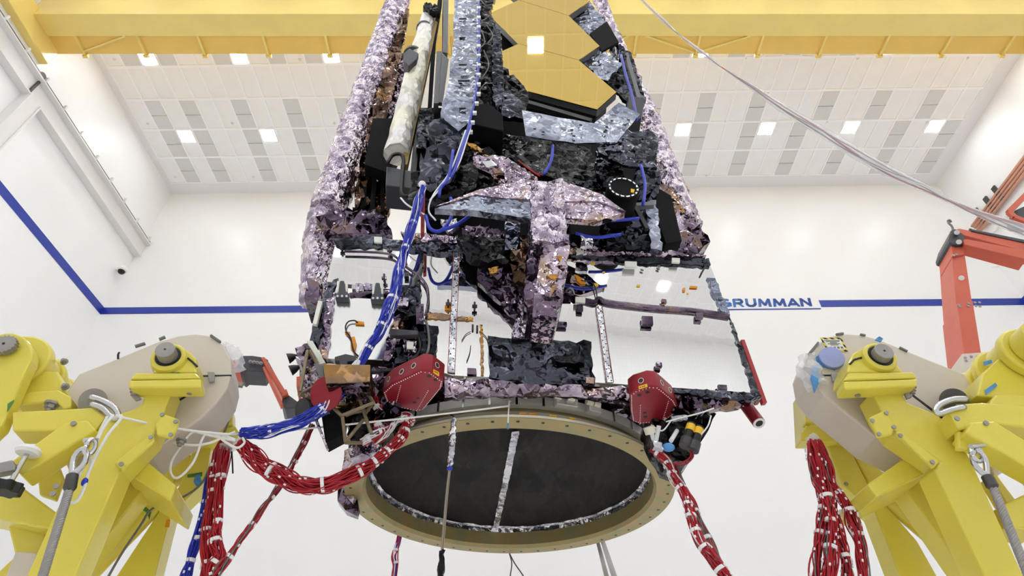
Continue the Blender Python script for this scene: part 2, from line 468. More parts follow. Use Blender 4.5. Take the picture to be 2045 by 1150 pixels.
# lamps: every fifth tile, rows three tiles apart
lampcols = {1: [], 4: []}
for x in (360, 527): lampcols[1].append(tile_of(x, 263))
c1 = lampcols[1][0] % 5
for x in (285, 470): lampcols[4].append(tile_of(x, 137))
c4 = lampcols[4][0] % 5
def lamp_at(i, row, half):
    y1 = GYB - row * TY - .04 - (TY / 2 if half else 0); x0 = GX + i * TX + .028
    c = rp(x0 + TX / 2 - .028, y1 - TY / 4, ZC)
    return c
lampproto = None
def put_lamp(i, row, half, label, group):
    global lampproto
    c = lamp_at(i, row, half)
    if lampproto is None:
        t = thing('ceiling_lamp', label, 'ceiling light', c, group)
        a, b = TX / 2 - .03, TY / 4 - .03
        fr = MB()
        for s in (-1, 1):
            fr.box(c + V((s * a, 0, -.008)), (.03, 2 * b + .03, .04)); fr.box(c + V((0, s * b, -.008)), (2 * a + .03, .03, .04))
        fr.build('lamp_frame', 'grid', t)
        MB().box(c + V((0, 0, -.002)), (2 * a - .03, 2 * b - .03, .012)).build('diffuser', 'lamp', t)
        lampproto = t
        return t
    t = copy_tree(lampproto); t.location = c; t['label'] = label; t['category'] = 'ceiling light'
    if group: t['group'] = group
    return t
# ---- rows: 1 -> seen near the back wall, 4 -> just past the crane, the rest above and behind the camera
for row, c0 in ((1, c1), (4, c4)):
    k = 0
    for i in range(c0, NCOL, 5):
        put_lamp(i, row, row == 1, ('square ceiling lamp in the row %s, %s from the left' % ('nearer the back wall' if row == 1 else 'beside the yellow crane girder', ordinal(k))), 'square ceiling lamps')
        k += 1
row = 7
while row < NROW:
    for i in range(c4 + 1, NCOL, 5):
        put_lamp(i, row, False, 'square ceiling lamp above the yellow girder or on the camera side of it', 'square ceiling lamps')
    row += 3
# ---- return air grilles
GR = {2: [(293, 205), (363.5, 205), (469, 205), (574, 205), (679, 205), (1305, 203), (1409, 203), (1513.6, 203), (1620, 203), (1725, 203), (1830.6, 203), (1935, 203)],
      1: [(323.5, 264), (395, 264), (490, 264), (591, 264), (1389.6, 262), (1490, 262), (1592, 262), (1791, 262), (1891.6, 262)],
      0: [(350, 318), (415, 318), (511, 318), (610, 318), (1374, 317), (1470, 317), (1567, 317), (1663, 317), (1763.6, 317), (1854, 317)],
      4: [(250, 113), (326, 113), (433, 113), (549, 113), (622, 113), (1329, 111), (1440, 111), (1553, 111), (1660, 111), (1814, 111), (1883, 111), (1988, 111)]}
gproto = None
for row, L in GR.items():
    for k, (x, y) in enumerate(L):
        p = RM.inverted() @ cpl.at(x, y)
        i = int(round((p.x - GX) / TX)); c = rp(GX + (i + .5) * TX, GYB - (row + .5) * TY, ZC - .004)
        lab = 'grey perforated ceiling grille, %s tile row from the back wall, %s from the left' % ({0: 'first', 1: 'second', 2: 'third', 4: 'fifth'}[row], ordinal(k))
        if gproto is None:
            t = thing('air_grille', lab, 'ceiling vent', c, 'perforated ceiling grilles')
            for s in (-1, 1):
                MB().box(c + V((0, s * (TY / 4 - .012), 0)), (TX - .062, TY / 2 - .065, .03)).build('perforated_panel', 'grille', t)
            gproto = t
        else:
            t = copy_tree(gproto); t.location = c; t['label'] = lab
        t.rotation_euler = (0, 0, YAW_R)
# small sprinkler heads in the tiles
sprk = None
for k, (x, y) in enumerate([(228, 118), (295, 247), (464, 246), (668, 246), (350, 353), (506, 353), (599, 119), (1490, 116), (1713, 116), (1932, 116), (1448, 243), (1652, 243), (1852, 244), (1411, 351), (1598, 351), (1786, 350)]):
    c = cpl.at(x, y)
    if sprk is None:
        sprk = MB().lathe([(.001, -.035), (.02, -.03), (.025, -.015), (.05, -.01), (.05, 0), (.001, 0)], c, n=12).build('sprinkler_head', 'white_steel')
        o = sprk
    else:
        o = sprk.copy(); col.objects.link(o); o.location = c - V((0, 0, .035))
    tag(o, 'small white sprinkler head set in a ceiling tile', 'sprinkler', 'ceiling sprinkler heads')

# ---- blue stripe round the walls and the company lettering
wb = Plane(rp(0, YB, 0), RM @ V((0, -1, 0)))
zt = wb.at(300, 613.5).z; zb = wb.at(300, 626.5).z
def wx(px, py): return (RM.inverted() @ wb.at(px, py)).x
s1 = wx(1637, 605)
struct(rbox(MB(), XL + .012, -2.9, YB - .012, YB + .01, zb, zt).build('trim_3', 'blue_paint'))
struct(rbox(MB(), s1, XR - .012, YB - .012, YB + .01, zb, zt).build('trim_4', 'blue_paint'))
struct(rbox(MB(), XL - .01, XL + .012, YF + .02, YB, zb, zt).build('trim_5', 'blue_paint'))
struct(rbox(MB(), XR - .012, XR + .01, YF + .02, YB, zb, zt).build('trim_6', 'blue_paint'))
lt, nt, b = new_mat('blue lettering')
tc = nt.nodes.new('ShaderNodeTexCoord'); sx = nt.nodes.new('ShaderNodeSeparateXYZ'); nt.links.new(tc.outputs['Generated'], sx.inputs[0])
rr = nt.nodes.new('ShaderNodeValToRGB'); rr.color_ramp.elements[0].position = .25; rr.color_ramp.elements[1].position = .8
rr.color_ramp.elements[0].color = (*lin((.10, .27, .62)), 1); rr.color_ramp.elements[1].color = (*lin((.33, .55, .82)), 1)
nt.links.new(sx.outputs['Y'], rr.inputs[0]); nt.links.new(rr.outputs[0], b.inputs['Base Color'])
b.inputs['Roughness'].default_value = .4
xe = wx(1619, 605); xs_ = wx(1437, 605)
zlo = wb.at(1500, 613.0).z; zhi = wb.at(1500, 596.5).z
def arc(cx, cy, rx, ry, a0, a1, k=14): return [(cx + rx * math.cos(math.radians(a0 + (a1 - a0) * i / k)), cy + ry * math.sin(math.radians(a0 + (a1 - a0) * i / k))) for i in range(k + 1)]
GLYPH = {'G': [arc(.52, .5, .42, .40, 55, 325), [(.9, .14), (.9, .46), (.56, .46)]], 'R': [[(.12, 0), (.12, .9), (.55, .9)] + arc(.58, .68, .26, .22, 90, -90) + [(.12, .46)], [(.5, .46), (.88, 0)]],
         'U': [[(.12, 1), (.12, .4)] + arc(.5, .4, .38, .30, 180, 360) + [(.88, 1)]], 'M': [[(.1, 0), (.17, .9), (.5, .2), (.83, .9), (.9, 0)]], 'A': [[(.04, 0), (.5, .9), (.96, 0)], [(.22, .28), (.78, .28)]],
         'N': [[(.12, 0), (.12, .92), (.88, .08), (.88, 1)]], 'O': [arc(.5, .5, .4, .4, 0, 360, 24)], 'T': [[(0, .9), (1, .9)], [(.5, .9), (.5, 0)]], 'H': [[(.12, 0), (.12, 1)], [(.88, 0), (.88, 1)], [(.12, .5), (.88, .5)]],
         'P': [[(.12, 0), (.12, .9), (.55, .9)] + arc(.58, .66, .27, .24, 90, -90) + [(.12, .42)]]}
def letters(word, xa, xb):
    mb = MB(); n = len(word); wu = [1.2 if c == 'M' else 1.0 for c in word]; tot = sum(wu) + .16 * (n - 1); sx_ = (xb - xa) / tot; H = zhi - zlo; u = 0
    for c, w in zip(word, wu):
        for pl_ in GLYPH[c]:
            P = [V(((u + x * w) * sx_ + y * H * .12, y * H, 0)) for x, y in pl_]
            for i in range(len(P) - 1):
                a, b_ = P[i], P[i + 1]; d = (b_ - a).normalized(); e = V((-d.y, d.x, 0)) * H * .125; g = d * H * .05
                mb.prism([rp(xa + q.x, YB - .014, zlo + min(max(q.y, 0), H)) for q in (a - g + e, a - g - e, b_ + g - e, b_ + g + e)], RM @ V((0, .012, 0)))
        u += w + .16
    tag(mb.build('wall_lettering', lt, weld=False), 'blue capital lettering reading %s on the white back wall' % word, 'lettering')
letters('GRUMMAN', xs_, xe); letters('NORTHROP', xs_ - .75 - (xe - xs_) * 1.15, xs_ - .75)
ul = MB(); zu = wb.at(1540, 617.5).z
rbox(ul, xs_ - 4.5, s1 - .05, YB - .012, YB - .002, zu - .02, zu + .02)
tag(ul.build('lettering_underline', M['blue_paint']), 'thin dark blue underline beneath the wall lettering', 'lettering')

# ---- crane runway beam along the left wall with its rail, clips and column
pe = RM.inverted() @ wb.at(282, 513); pt = RM.inverted() @ wb.at(296, 489)
RX1, RZ0, RZ1 = pe.x, pe.z, pt.z
RX0 = (RM.inverted() @ wb.at(268, 513)).x
t = thing('crane_runway', 'long white steel runway beam on the left wall with a rail on top', 'crane rail', rp(RX0, 0, RZ0))
m_ = MB(); rbox(m_, RX0, RX1, YF + .1, YB, RZ0, RZ0 + .06); m_.build('bottom_flange', 'white_steel', t)
m_ = MB(); rbox(m_, RX1 - .12, RX1 - .05, YF + .1, YB, RZ0 + .06, RZ1 - .05); m_.build('web', 'white_steel', t)
m_ = MB(); rbox(m_, RX0, RX1 + .12, YF + .1, YB, RZ1 - .05, RZ1); m_.build('top_flange', 'white_steel', t)
m_ = MB(); rbox(m_, RX1 + .02, RX1 + .07, YF + .1, YB - .05, RZ1, RZ1 + .09); m_.build('rail', 'dark_steel', t)
for k in range(16):
    m_ = MB(); y = YB - .25 - k * .86
    rbox(m_, RX1 + .07, RX1 + .15, y, y + .05, RZ1, RZ1 + .17); m_.build('rail_clip', 'white_steel', t)
m_ = MB(); q = RM.inverted() @ Plane(rp(RX1, 0, 0), (1, 0, 0)).at(150, 505)
jt = RM.inverted() @ Plane(rp(RX1, 0, 0), RM @ V((1, 0, 0))).at(75, 168)
rbox(m_, RX1 - .05, RX1 + .01, jt.y - .03, jt.y + .03, RZ0 + .05, RZ1); m_.build('splice_plate', 'dark_steel', t)
cy_ = jt.y + .25
m_ = MB(); rbox(m_, XL, RX0 + .3, cy_ - .22, cy_ - .18, 0, RZ0); rbox(m_, XL, RX0 + .3, cy_ + .18, cy_ + .22, 0, RZ0)
rbox(m_, XL + .2, XL + .26, cy_ - .18, cy_ + .18, 0, RZ0); m_.build('column', 'white_steel', t)
# right-hand runway
t = thing('crane_runway', 'white steel runway beam on the right wall behind the copper pipes', 'crane rail', rp(XR - .5, 0, RZ0))
RR = (RM.inverted() @ level(RZ0).at(1992, 462)).x
m_ = MB(); rbox(m_, RR, XR - .05, YF + .1, YB, RZ0, RZ0 + .06); m_.build('bottom_flange', 'white_steel', t)
m_ = MB(); rbox(m_, RR + .05, RR + .12, YF + .1, YB, RZ0 + .06, RZ1 - .05); m_.build('web', 'white_steel', t)
m_ = MB(); rbox(m_, RR - .1, XR - .05, YF + .1, YB, RZ1 - .05, RZ1); m_.build('top_flange', 'white_steel', t)

# ---- the yellow bridge crane girder
BZ = RZ1 + 1.15
bl = level(BZ)
y0, y1, y2 = bl.at(1022, 28).y, bl.at(1022, 72).y, bl.at(1022, 110).y
t = thing('bridge_crane', 'big yellow bridge crane girder spanning the hall under the ceiling', 'crane', (0, y0, BZ))
gx0, gx1 = bl.at(52, 72).x, XR - .9
MB().box(((gx0 + gx1) / 2, (y0 + y1) / 2, BZ + .8), (gx1 - gx0, y1 - y0, 1.6)).build('girder', 'crane_yellow', t)
MB().box(((gx0 + gx1) / 2, (y1 + y2) / 2, BZ + .1), (gx1 - gx0, y2 - y1, .06)).build('walkway', 'walk_yellow_shaded', t)
xs = [bl.at(x, 76).x for x in (150, 274, 395, 525, 650, 771, 1271, 1398, 1524, 1650, 1775, 1900, 2025)]
xs += [(xs[5] + (xs[6] - xs[5]) * k / 4) for k in (1, 2, 3)]
for x in xs:
    m_ = MB().bar((x, y1, BZ + .035), (x, y2 + .03, BZ + .035), .06, .07)
    m_.box((x, y2 + .04, BZ + .03), (.14, .09, .10)).box((x, y2 + .02, BZ - .03), (.05, .05, .1)); m_.build('walkway_bracket', 'crane_yellow', t)
for a, b in (((250, 73), (166, 104)), ((1290, 73), (1388, 107)), ((1500, 73), (1400, 104)), ((1256, 73), (1236, 82))):
    MB().bar(bl.at(*a) + V((0, 0, .05)), bl.at(*b) + V((0, 0, .05)), .05, .05).build('diagonal_brace', 'crane_yellow', t)
m_ = MB(); xa = bl.at(20, 20).x
m_.box((max((gx0 + RX1 + .05) / 2 - .1, 0) if 0 else (gx0 + .1 + XL + .35) / 2, (y0 + y2) / 2 - .4, BZ - .1), (gx0 + .1 - XL - .35, y2 - y0 + .8, .9)); m_.build('end_truck', 'crane_yellow', t, bevel=.03)
m_ = MB(); m_.box((gx1 + .15, (y0 + y2) / 2 - .4, BZ - .1), (.7, y2 - y0 + .8, .9)); m_.build('end_truck', 'crane_yellow', t, bevel=.03)
for k in range(6):
    MB().cyl((gx0 + .02 + .0, y0 - .45 + (k % 3) * .12, BZ - .56), (gx0 + .02, y0 - .45 + (k % 3) * .12, BZ - .53), .03, 6).build('bolt', 'dark_steel', t)
MB().cyl((RX1 + .02, y2 + .12, RZ1 + .18), (RX1 + .12, y2 + .12, RZ1 + .18), .12, 16).build('wheel', 'dark_steel', t)

# ---- dome cameras
def dome_camera(px, py, pl, label, cable):
    p = pl.at(px, py)
    t = thing('dome_camera', label, 'security camera', p)
    MB().lathe([(.001, .16), (.15, .14), (.16, .03), (.13, -.01), (.001, -.01)], p + pl.n * .22, n=24).build('housing', 'white', t, smooth=False, autos=40)
    MB().ball(p + pl.n * .22 + V((0, 0, -.02)), .115, 8, (1, 1, .9)).build('dome', 'blackgloss', t, smooth=True)
    MB().bar(p + pl.n * .01 + V((0, 0, .06)), p + pl.n * .2 + V((0, 0, .1)), .12, .06).build('bracket', 'white', t)
    MB().tube(spline([pl.at(x, y, .03) for x, y in cable], 5), .013, 6).build('cable', 'white', t)
wl = Plane(rp(XL, 0, 0), RM @ V((1, 0, 0))); wr = Plane(rp(XR, 0, 0), RM @ V((-1, 0, 0)))
dome_camera(230, 541, wl, 'white dome camera with black lens on the left wall near the corner', [(236, 543), (243, 548), (253, 547)])
dome_camera(2010, 527, wb, 'white dome camera on the back wall behind the orange lift', [(2004, 531), (1994, 532), (1980, 533)])

# ---- copper pipes on the right wall
t = thing('pipe_run', 'four parallel copper pipes with clamps climbing the right wall', 'pipes', wr.at(1945, 455))
for k in range(4):
    d = .12
    a = wr.at(1941 + k * 5.5, 452 + k * 3, d); b_ = V(a); u = RM @ V((0, -1, 0))
    MB().cyl(a, a + u * 9, .05, 10).build('pipe', 'copper', t, smooth=True)
for x, y in ((1958, 432), (1977, 409), (1994, 388)):
    a = wr.at(x, y - 1, .12); MB().bar(a + V((0, 0, .34)), a - V((0, 0, .36)), .16, .06).build('clamp', 'dark_steel', t)
# ================================================================ the two yellow support stands
def oriented(pl):
    return Matrix((pl.e, -pl.n, pl.f)).transposed()
def polys(parent, pl, items, bevel=.01):
    for name, m, px, t, d in items:
        MB().slab(px, pl, t, d).build(name, m, parent, bevel=bevel)
def px_len(pl, x, y, n):                       # metres spanned by n pixels at that spot
    a = pl.at(x, y); return n * (a - EYE).dot(FW) / F_PX
def bolt(parent, pl, x, y, d, r, name='bolt', down=True):
    p = pl.at(x, y, d); ax = V((0, 0, -1)) if down else pl.n
    m_ = MB(); m_.cyl(p - ax * r * .4, p + ax * r * .1, r * 1.35, 16); m_.cyl(p + ax * r * .1, p + ax * r * .9, r, 6); m_.cyl(p + ax * r * .9, p + ax * r * 1.5, r * .6, 12)
    return m_.build(name, 'steel', parent)
def rivets(parent, pl, pts, d, r=.012, name='screw'):
    for x, y in pts:
        p = pl.at(x, y, d)
        MB().cyl(p - pl.n * .002, p + pl.n * .006, r, 10).build(name, 'steel', parent)

def shaft(parent, pl, front, back, rpx, d):
    """bare steel trunnion pin with its black seal, lying along the stand's axis"""
    b = pl.at(*back, d); r = px_len(pl, back[0], back[1], rpx)
    # the pin points along the plane normal: choose its length so that its face lands at `front`
    best = min((k * .01 for k in range(1, 90)), key=lambda L: (proj(b + pl.n * L)[0] - front[0]) ** 2 + (proj(b + pl.n * L)[1] - front[1]) ** 2)
    MB().cyl(b - pl.n * .3, b + pl.n * best, r, 40).build('trunnion_pin', 'steel', parent, bevel=.004, autos=40)
    c = b + pl.n * best
    MB().cyl(c - pl.n * .01, c + pl.n * .0015, r * .12, 10).build('centre_hole', 'black', parent)
    MB().lathe([(r * 1.3, .035), (r * 1.75, .03), (r * 1.95, -.02), (r * 1.95, -.25), (r * 1.3, -.25)], b, pl.n, 40, closed=True).build('bearing_collar', 'yellow', parent, bevel=.008, autos=40)
    MB().lathe([(r * 1.0, .03), (r * 1.28, .03), (r * 1.28, -.03), (r * 1.0, -.03)], b, pl.n, 40, closed=True).build('seal', 'black', parent, autos=40)
def proj(p):
    q = V(p) - EYE; z = q.dot(FW)
    return (CX + F_PX * q.dot(RT) / z, CY - F_PX * q.dot(UP) / z)

# ---------------- left stand
PL = facing(3.0, 10, EYE.x - 1.75); PLF = facing(3.75, 10, -1.75); PLC = facing(3.2, 10, -1.75)
ls = thing('support_stand', 'yellow steel support stand on the left with a cream chain cover and sprocket', 'support stand', (PL.at(200, 1100).x, 3.2, 0))
cover = [(157, 746), (235, 715), (310, 684), (355, 670), (390, 666), (421, 670), (448, 689), (461, 715), (463, 745), (455, 775), (432, 806), (398, 838), (350, 868), (300, 905), (250, 930), (140, 945), (110, 880), (120, 800)]
MB().slab(cover, PLC, .3).build('chain_cover', 'cream', ls, bevel=.012)
for s_ in ([(404, 749), (462, 748), (462, 750), (404, 752)], [(394, 774), (397, 776), (340, 813), (337, 810)]): MB().slab(s_, PLC, .01, .003).build('cover_seam', 'black', ls)
for pts in (((290, 686), (270, 692)), ((330, 673), (318, 678)), ((440, 683), (421, 670))):
    (x0, y0), (x1, y1) = pts
    MB().bar(PLC.at(x0, y0, .005), PLC.at(x1, y1, .005), .02, .012).build('edge_tape', 'grey_wire', ls)
MB().slab([(414, 742), (428, 742), (428, 760), (418, 763)], PLC, .02, .03).build('latch', 'steel', ls, bevel=.004)
MB().tube(spline([PLC.at(236, 717, .01), PLC.at(236, 708, .03), PLC.at(238, 704, .05)], 5), .006, 6).build('cable_end', 'black', ls)
legA = [(290, 776), (348, 770), (326, 829), (306, 871), (242, 937), (144, 1165), (46, 1165), (106, 1030), (206, 835), (266, 817), (284, 806)]
polys(ls, PL, [
    ('leg', 'yellow', legA, .17, 0),
    ('weld_plate', 'yellow', [(227, 924), (305, 862), (309, 880), (243, 938)], .03, .025),
    ('gusset', 'yellow', [(310, 848), (324, 824), (357, 836), (355, 849), (343, 875), (312, 868)], .03, .04),
    ('bearing_plate', 'yellow', [(256, 759), (402, 756), (402, 773), (258, 774)], .11, .09),
    ('bearing_foot', 'yellow', [(270, 744), (392, 744), (401, 755), (259, 757)], .10, .085),
    ('bearing_block', 'yellow', [(306, 744), (308, 733), (316, 717), (328, 704), (344, 696), (364, 696), (380, 703), (393, 717), (393, 744)], .22, .06),
    ('cross_beam', 'yellow', [(242, 940), (276, 906), (351, 968), (340, 1000), (262, 950)], .45, -.17),
    ('brace', 'yellow', [(238, 955), (297, 952), (288, 975), (200, 1090), (150, 1165), (120, 1165)], .16, -.40),
])
polys(ls, PLF, [
    ('leg', 'yellow', [(391, 868), (424, 868), (412, 958), (400, 970), (341, 1027), (305, 1165), (222, 1165), (318, 1020), (350, 985), (378, 920)], .17, 0),
    ('brace', 'yellow', [(320, 944), (380, 905), (383, 925), (340, 968)], .1, -.02),
    ('bearing_plate', 'yellow', [(352, 880), (372, 860), (446, 860), (450, 868), (446, 882), (380, 886)], .12, .08),
    ('bearing_block', 'yellow', [(372, 862), (396, 838), (440, 790), (460, 804), (460, 858), (446, 866)], .22, .03),
    ('stop_block', 'yellow', [(450, 856), (470, 850), (476, 860), (474, 872), (452, 872)], .12, .1),
    ('stop_block', 'yellow', [(453, 822), (465, 818), (465, 846), (455, 850)], .08, .1),
    ('tape_strip', 'tape_green', [(374, 947), (404, 942), (403, 951), (374, 953)], .004, .004),
    ('tape_strip', 'tape_green', [(404, 842), (427, 829), (429, 836), (407, 850)], .004, .036),
    ('tape_strip', 'tape_orange', [(332, 1037), (340, 1037), (338, 1053), (329, 1052)], .004, .004),
], .008)
MB().tube([PLF.at(316, 1004, -.02), PLF.at(152, 1172, -.02)], .055, 20).build('diagonal_tube', 'yellow', ls, autos=50)
MB().slab([(279, 1014), (292, 1012), (302, 1022), (298, 1038), (294, 1024)], PLF, .004, .045).build('tape_strip', 'tape_green', ls)
MB().slab([(340, 744), (358, 743), (358, 751), (340, 752)], PL, .004, .065).build('tape_strip', 'tape_green', ls)
shaft(ls, PL, (323, 700), (338, 717), 17.5, .062)
MB().tube([PL.at(*p, .064) for p in ((375, 715), (384, 722), (394, 732))], .006, 6).build('block_seam', 'black', ls)
bolt(ls, PL, 272, 778, .02, .026); bolt(ls, PL, 382, 776, .02, .024); bolt(ls, PL, 362, 880, -.2, .022)
MB().slab([(262, 782), (274, 786), (282, 795), (270, 799), (260, 788)], PL, .02, .02).build('latch', 'steel', ls, bevel=.005)
rivets(ls, PL, [(324, 828), (351, 842), (341, 868), (301, 873), (242, 927)], .043)
rivets(ls, PLF, [(346, 1019)], .004)
# the sprocket end
LN = facing(2.9, 10, -2.4)
sc_ = LN.at(18, 700, .0); r0 = px_len(LN, 18, 700, 22)
gear = []
for k in range(36):
    a = 2 * PI * k / 36; q = r0 * (1.0 if k % 2 else .84)
    gear.append(sc_ + LN.n * .07 + (LN.e * math.cos(a) + LN.f * math.sin(a)) * q)
MB().prism(gear, -LN.n * .04).build('sprocket', 'steel', ls, bevel=.003)
MB().cyl(sc_ + LN.n * .06, sc_ + LN.n * .072, r0 * .12, 12).build('centre_hole', 'black', ls)
arc = [(18 + 48 * math.cos(a), 706 - 42 * math.sin(a)) for a in [math.radians(q) for q in range(-20, 171, 10)]]
MB().slab([(62, 722), (50, 745), (4, 850), (-60, 910)] + [(-60, 690)] + arc[::-1], LN, .09, .02).build('end_plate', 'yellow', ls, bevel=.012)
for k, (d0, d1, q) in enumerate(((-.09, -.17, .175), (-.17, -.30, .155), (-.30, -.36, .18), (-.42, -.55, .16), (-.55, -.62, .185), (-.68, -.82, .165))):
    MB().cyl(sc_ + LN.n * d0, sc_ + LN.n * d1, q, 36).build('bearing_ring', 'yellow', ls, bevel=.015, autos=40)
polys(ls, LN, [
    ('bearing_block', 'yellow', [(34, 790), (44, 758), (66, 738), (116, 742), (128, 770), (135, 786), (60, 796)], .35, -.12),
    ('bearing_plate', 'yellow', [(30, 790), (60, 782), (118, 778), (142, 792), (142, 812), (128, 818), (112, 802), (30, 808)], .4, -.08),
    ('beam', 'yellow', [(24, 822), (172, 814), (186, 812), (210, 832), (206, 838), (190, 858), (24, 860)], .16, .02),
    ('beam', 'yellow', [(130, 843), (176, 838), (192, 858), (42, 950), (20, 922)], .14, .06),
    ('arm', 'yellow', [(-40, 985), (44, 972), (115, 1025), (103, 1057), (70, 1052), (-40, 1027)], .2, -.1),
    ('leg', 'yellow', [(12, 1036), (94, 1050), (78, 1165), (-30, 1165), (30, 1110)], .2, -.2),
    ('plate', 'yellow', [(72, 930), (118, 930), (128, 956), (112, 1000), (78, 988)], .03, -.35),
    ('foot_beam', 'cream', [(30, 1100), (75, 1103), (70, 1165), (5, 1165)], .1, -.1),
], .01)
bolt(ls, LN, 103, 808, -.1, .028); bolt(ls, LN, 128, 722, -.2, .016, down=False); bolt(ls, LN, 130, 772, -.1, .016, down=False)
rivets(ls, LN, [(147, 846), (113, 971), (106, 986)], .065, .014)
MB().slab([(15, 806), (28, 798), (27, 803), (14, 822)], LN, .004, .025).build('tape_strip', 'tape_green', ls)
# clamp knob
kp = LN.at(20, 965, .12)
kn = [kp + (V((1, 0, 0)) * math.cos(a) + V((0, 1, 0)) * math.sin(a)) * (.062 + .007 * math.cos(a * 7)) for a in [2 * PI * k / 56 for k in range(56)]]
ck = thing('clamp_knob', 'black lobed clamp knob on a threaded rod with a white pad at the left edge', 'clamp', kp)
MB().prism(kn, (0, 0, -.05)).build('knob', 'black', ck, bevel=.006)
MB().cyl(kp - V((0, 0, .01)), kp + V((0, 0, .17)), .012, 12).build('threaded_rod', 'chrome', ck)
MB().lathe([(.001, .19), (.045, .185), (.06, .165), (.05, .15), (.001, .15)], kp, n=24).build('pad', 'white', ck, autos=40)
MB().slab([(-30, 930), (24, 918), (30, 930), (28, 938), (-30, 950)], LN, .05, .14).build('clamp_bracket', 'steel', ck, bevel=.004)

# ---------------- right stand
PR = facing(3.0, 0, 2.0); PRF = facing(3.75, 0, 2.0); PRC = facing(3.2, 0, 2.0)
rs = thing('support_stand', 'yellow steel support stand on the right carrying a striped hazard label', 'support stand', (PR.at(1850, 1100).x, 3.2, 0))
coverR = [(1612, 722), (1618, 704), (1632, 686), (1658, 671), (1690, 666), (1722, 668), (1755, 677), (1808, 699), (1928, 747), (1950, 790), (1930, 860), (1870, 905), (1813, 903), (1750, 873), (1690, 825), (1645, 790), (1620, 760)]
MB().slab(coverR, PRC, .28).build('chain_cover', 'cream', rs, bevel=.012)
for s_ in ([(1634, 748), (1690, 747), (1690, 750), (1634, 751)], [(1818, 787), (1822, 786), (1918, 858), (1914, 861)]):
    MB().slab(s_, PRC, .01, .003).build('cover_seam', 'black', rs)
for x0, y0, x1, y1 in ((1614, 708, 1634, 684), (1670, 668, 1684, 666), (1718, 668, 1728, 670), (1796, 694, 1812, 702)):
    MB().bar(PRC.at(x0, y0, .005), PRC.at(x1, y1, .005), .015, .012).build('edge_tape', 'grey_wire', rs)
polys(rs, PR, [
    ('leg', 'yellow', [(1740, 780), (1790, 766), (1813, 804), (1870, 826), (1912, 865), (1945, 930), (2052, 1165), (1974, 1165), (1866, 935), (1879, 922), (1790, 862), (1762, 824)], .17, 0),
    ('weld_plate', 'yellow', [(1787, 862), (1795, 857), (1879, 919), (1866, 934)], .03, .025),
    ('gusset', 'yellow', [(1735, 833), (1768, 817), (1788, 853), (1782, 868), (1755, 873)], .03, .03),
    ('bearing_plate', 'yellow', [(1684, 761), (1834, 756), (1831, 771), (1687, 777)], .11, .09),
    ('bearing_foot', 'yellow', [(1694, 744), (1824, 742), (1832, 754), (1686, 759)], .10, .085),
    ('bearing_block', 'yellow', [(1692, 744), (1694, 724), (1702, 706), (1718, 697), (1742, 692), (1764, 700), (1782, 716), (1800, 738), (1804, 744)], .22, .06),
    ('cross_beam', 'yellow', [(1733, 966), (1817, 906), (1843, 924), (1862, 940), (1752, 992)], .45, -.17),
    ('brace', 'yellow', [(1795, 955), (1845, 945), (1890, 990), (1965, 1110), (1990, 1165), (1944, 1165)], .16, -.40),
], .01)
polys(rs, PRF, [
    ('leg', 'yellow', [(1646, 868), (1693, 868), (1702, 905), (1734, 968), (1762, 1000), (1832, 1080), (1880, 1165), (1804, 1165), (1748, 1022), (1684, 970)], .17, 0),
    ('brace', 'yellow', [(1702, 902), (1768, 944), (1738, 970)], .1, -.02),
    ('bearing_plate', 'yellow', [(1600, 864), (1610, 849), (1640, 849), (1750, 866), (1748, 879), (1600, 880)], .12, .08),
    ('bearing_block', 'yellow', [(1604, 773), (1628, 790), (1648, 813), (1690, 835), (1738, 862), (1690, 868), (1610, 862)], .22, .03),
    ('stop_block', 'yellow', [(1608, 818), (1616, 816), (1622, 845), (1610, 843)], .08, .1),
], .008)
MB().tube([PRF.at(1774, 1000, -.02), PRF.at(1986, 1176, -.02)], .055, 20).build('diagonal_tube', 'yellow', rs, autos=50)
shaft(rs, PR, (1767, 700), (1754, 716), 17.5, .062)
MB().tube([PR.at(*p, .064) for p in ((1697, 727), (1706, 718), (1716, 715), (1728, 713))], .006, 6).build('block_seam', 'black', rs)
bolt(rs, PR, 1708, 779, .02, .026); bolt(rs, PR, 1817, 775, .02, .026); bolt(rs, PRF, 1619, 882, .05, .026); bolt(rs, PRF, 1715, 882, .05, .024)
MB().slab([(1806, 780), (1826, 776), (1822, 792), (1812, 796)], PR, .02, .02).build('latch', 'steel', rs, bevel=.005)
MB().slab([(1660, 744), (1672, 744), (1674, 758), (1664, 762)], PRC, .02, .03).build('latch', 'steel', rs, bevel=.005)
rivets(rs, PR, [(1742, 840), (1770, 825), (1785, 853), (1755, 867), (1798, 870), (1862, 923)], .033)
rivets(rs, PRF, [(1690, 966), (1742, 1016)], .004)
MB().cyl(PRC.at(1657, 722, -.02), PRC.at(1657, 722) + V((0, -.045, .005)), px_len(PRC, 1660, 718, 23), 32).build('port_cap', paint('periwinkle cap', (.62, .66, .86), .4), rs, bevel=.004, autos=40)
MB().slab([(1628, 714), (1640, 706), (1682, 716), (1685, 728), (1668, 738), (1640, 730)], PRC, .01, .012).build('tape_ring', 'tape_blue', rs)
LR = facing(2.9, 0, 2.4)
c2 = LR.at(2072, 690)
for d0, d1, q in ((.1, -.05, .13), (-.05, -.12, .17), (-.12, -.25, .15), (-.30, -.36, .18), (-.42, -.55, .16), (-.55, -.62, .185), (-.68, -.82, .165)):
    MB().cyl(c2 + LR.n * d0, c2 + LR.n * d1, q, 36).build('bearing_ring', 'yellow', rs, bevel=.015, autos=40)
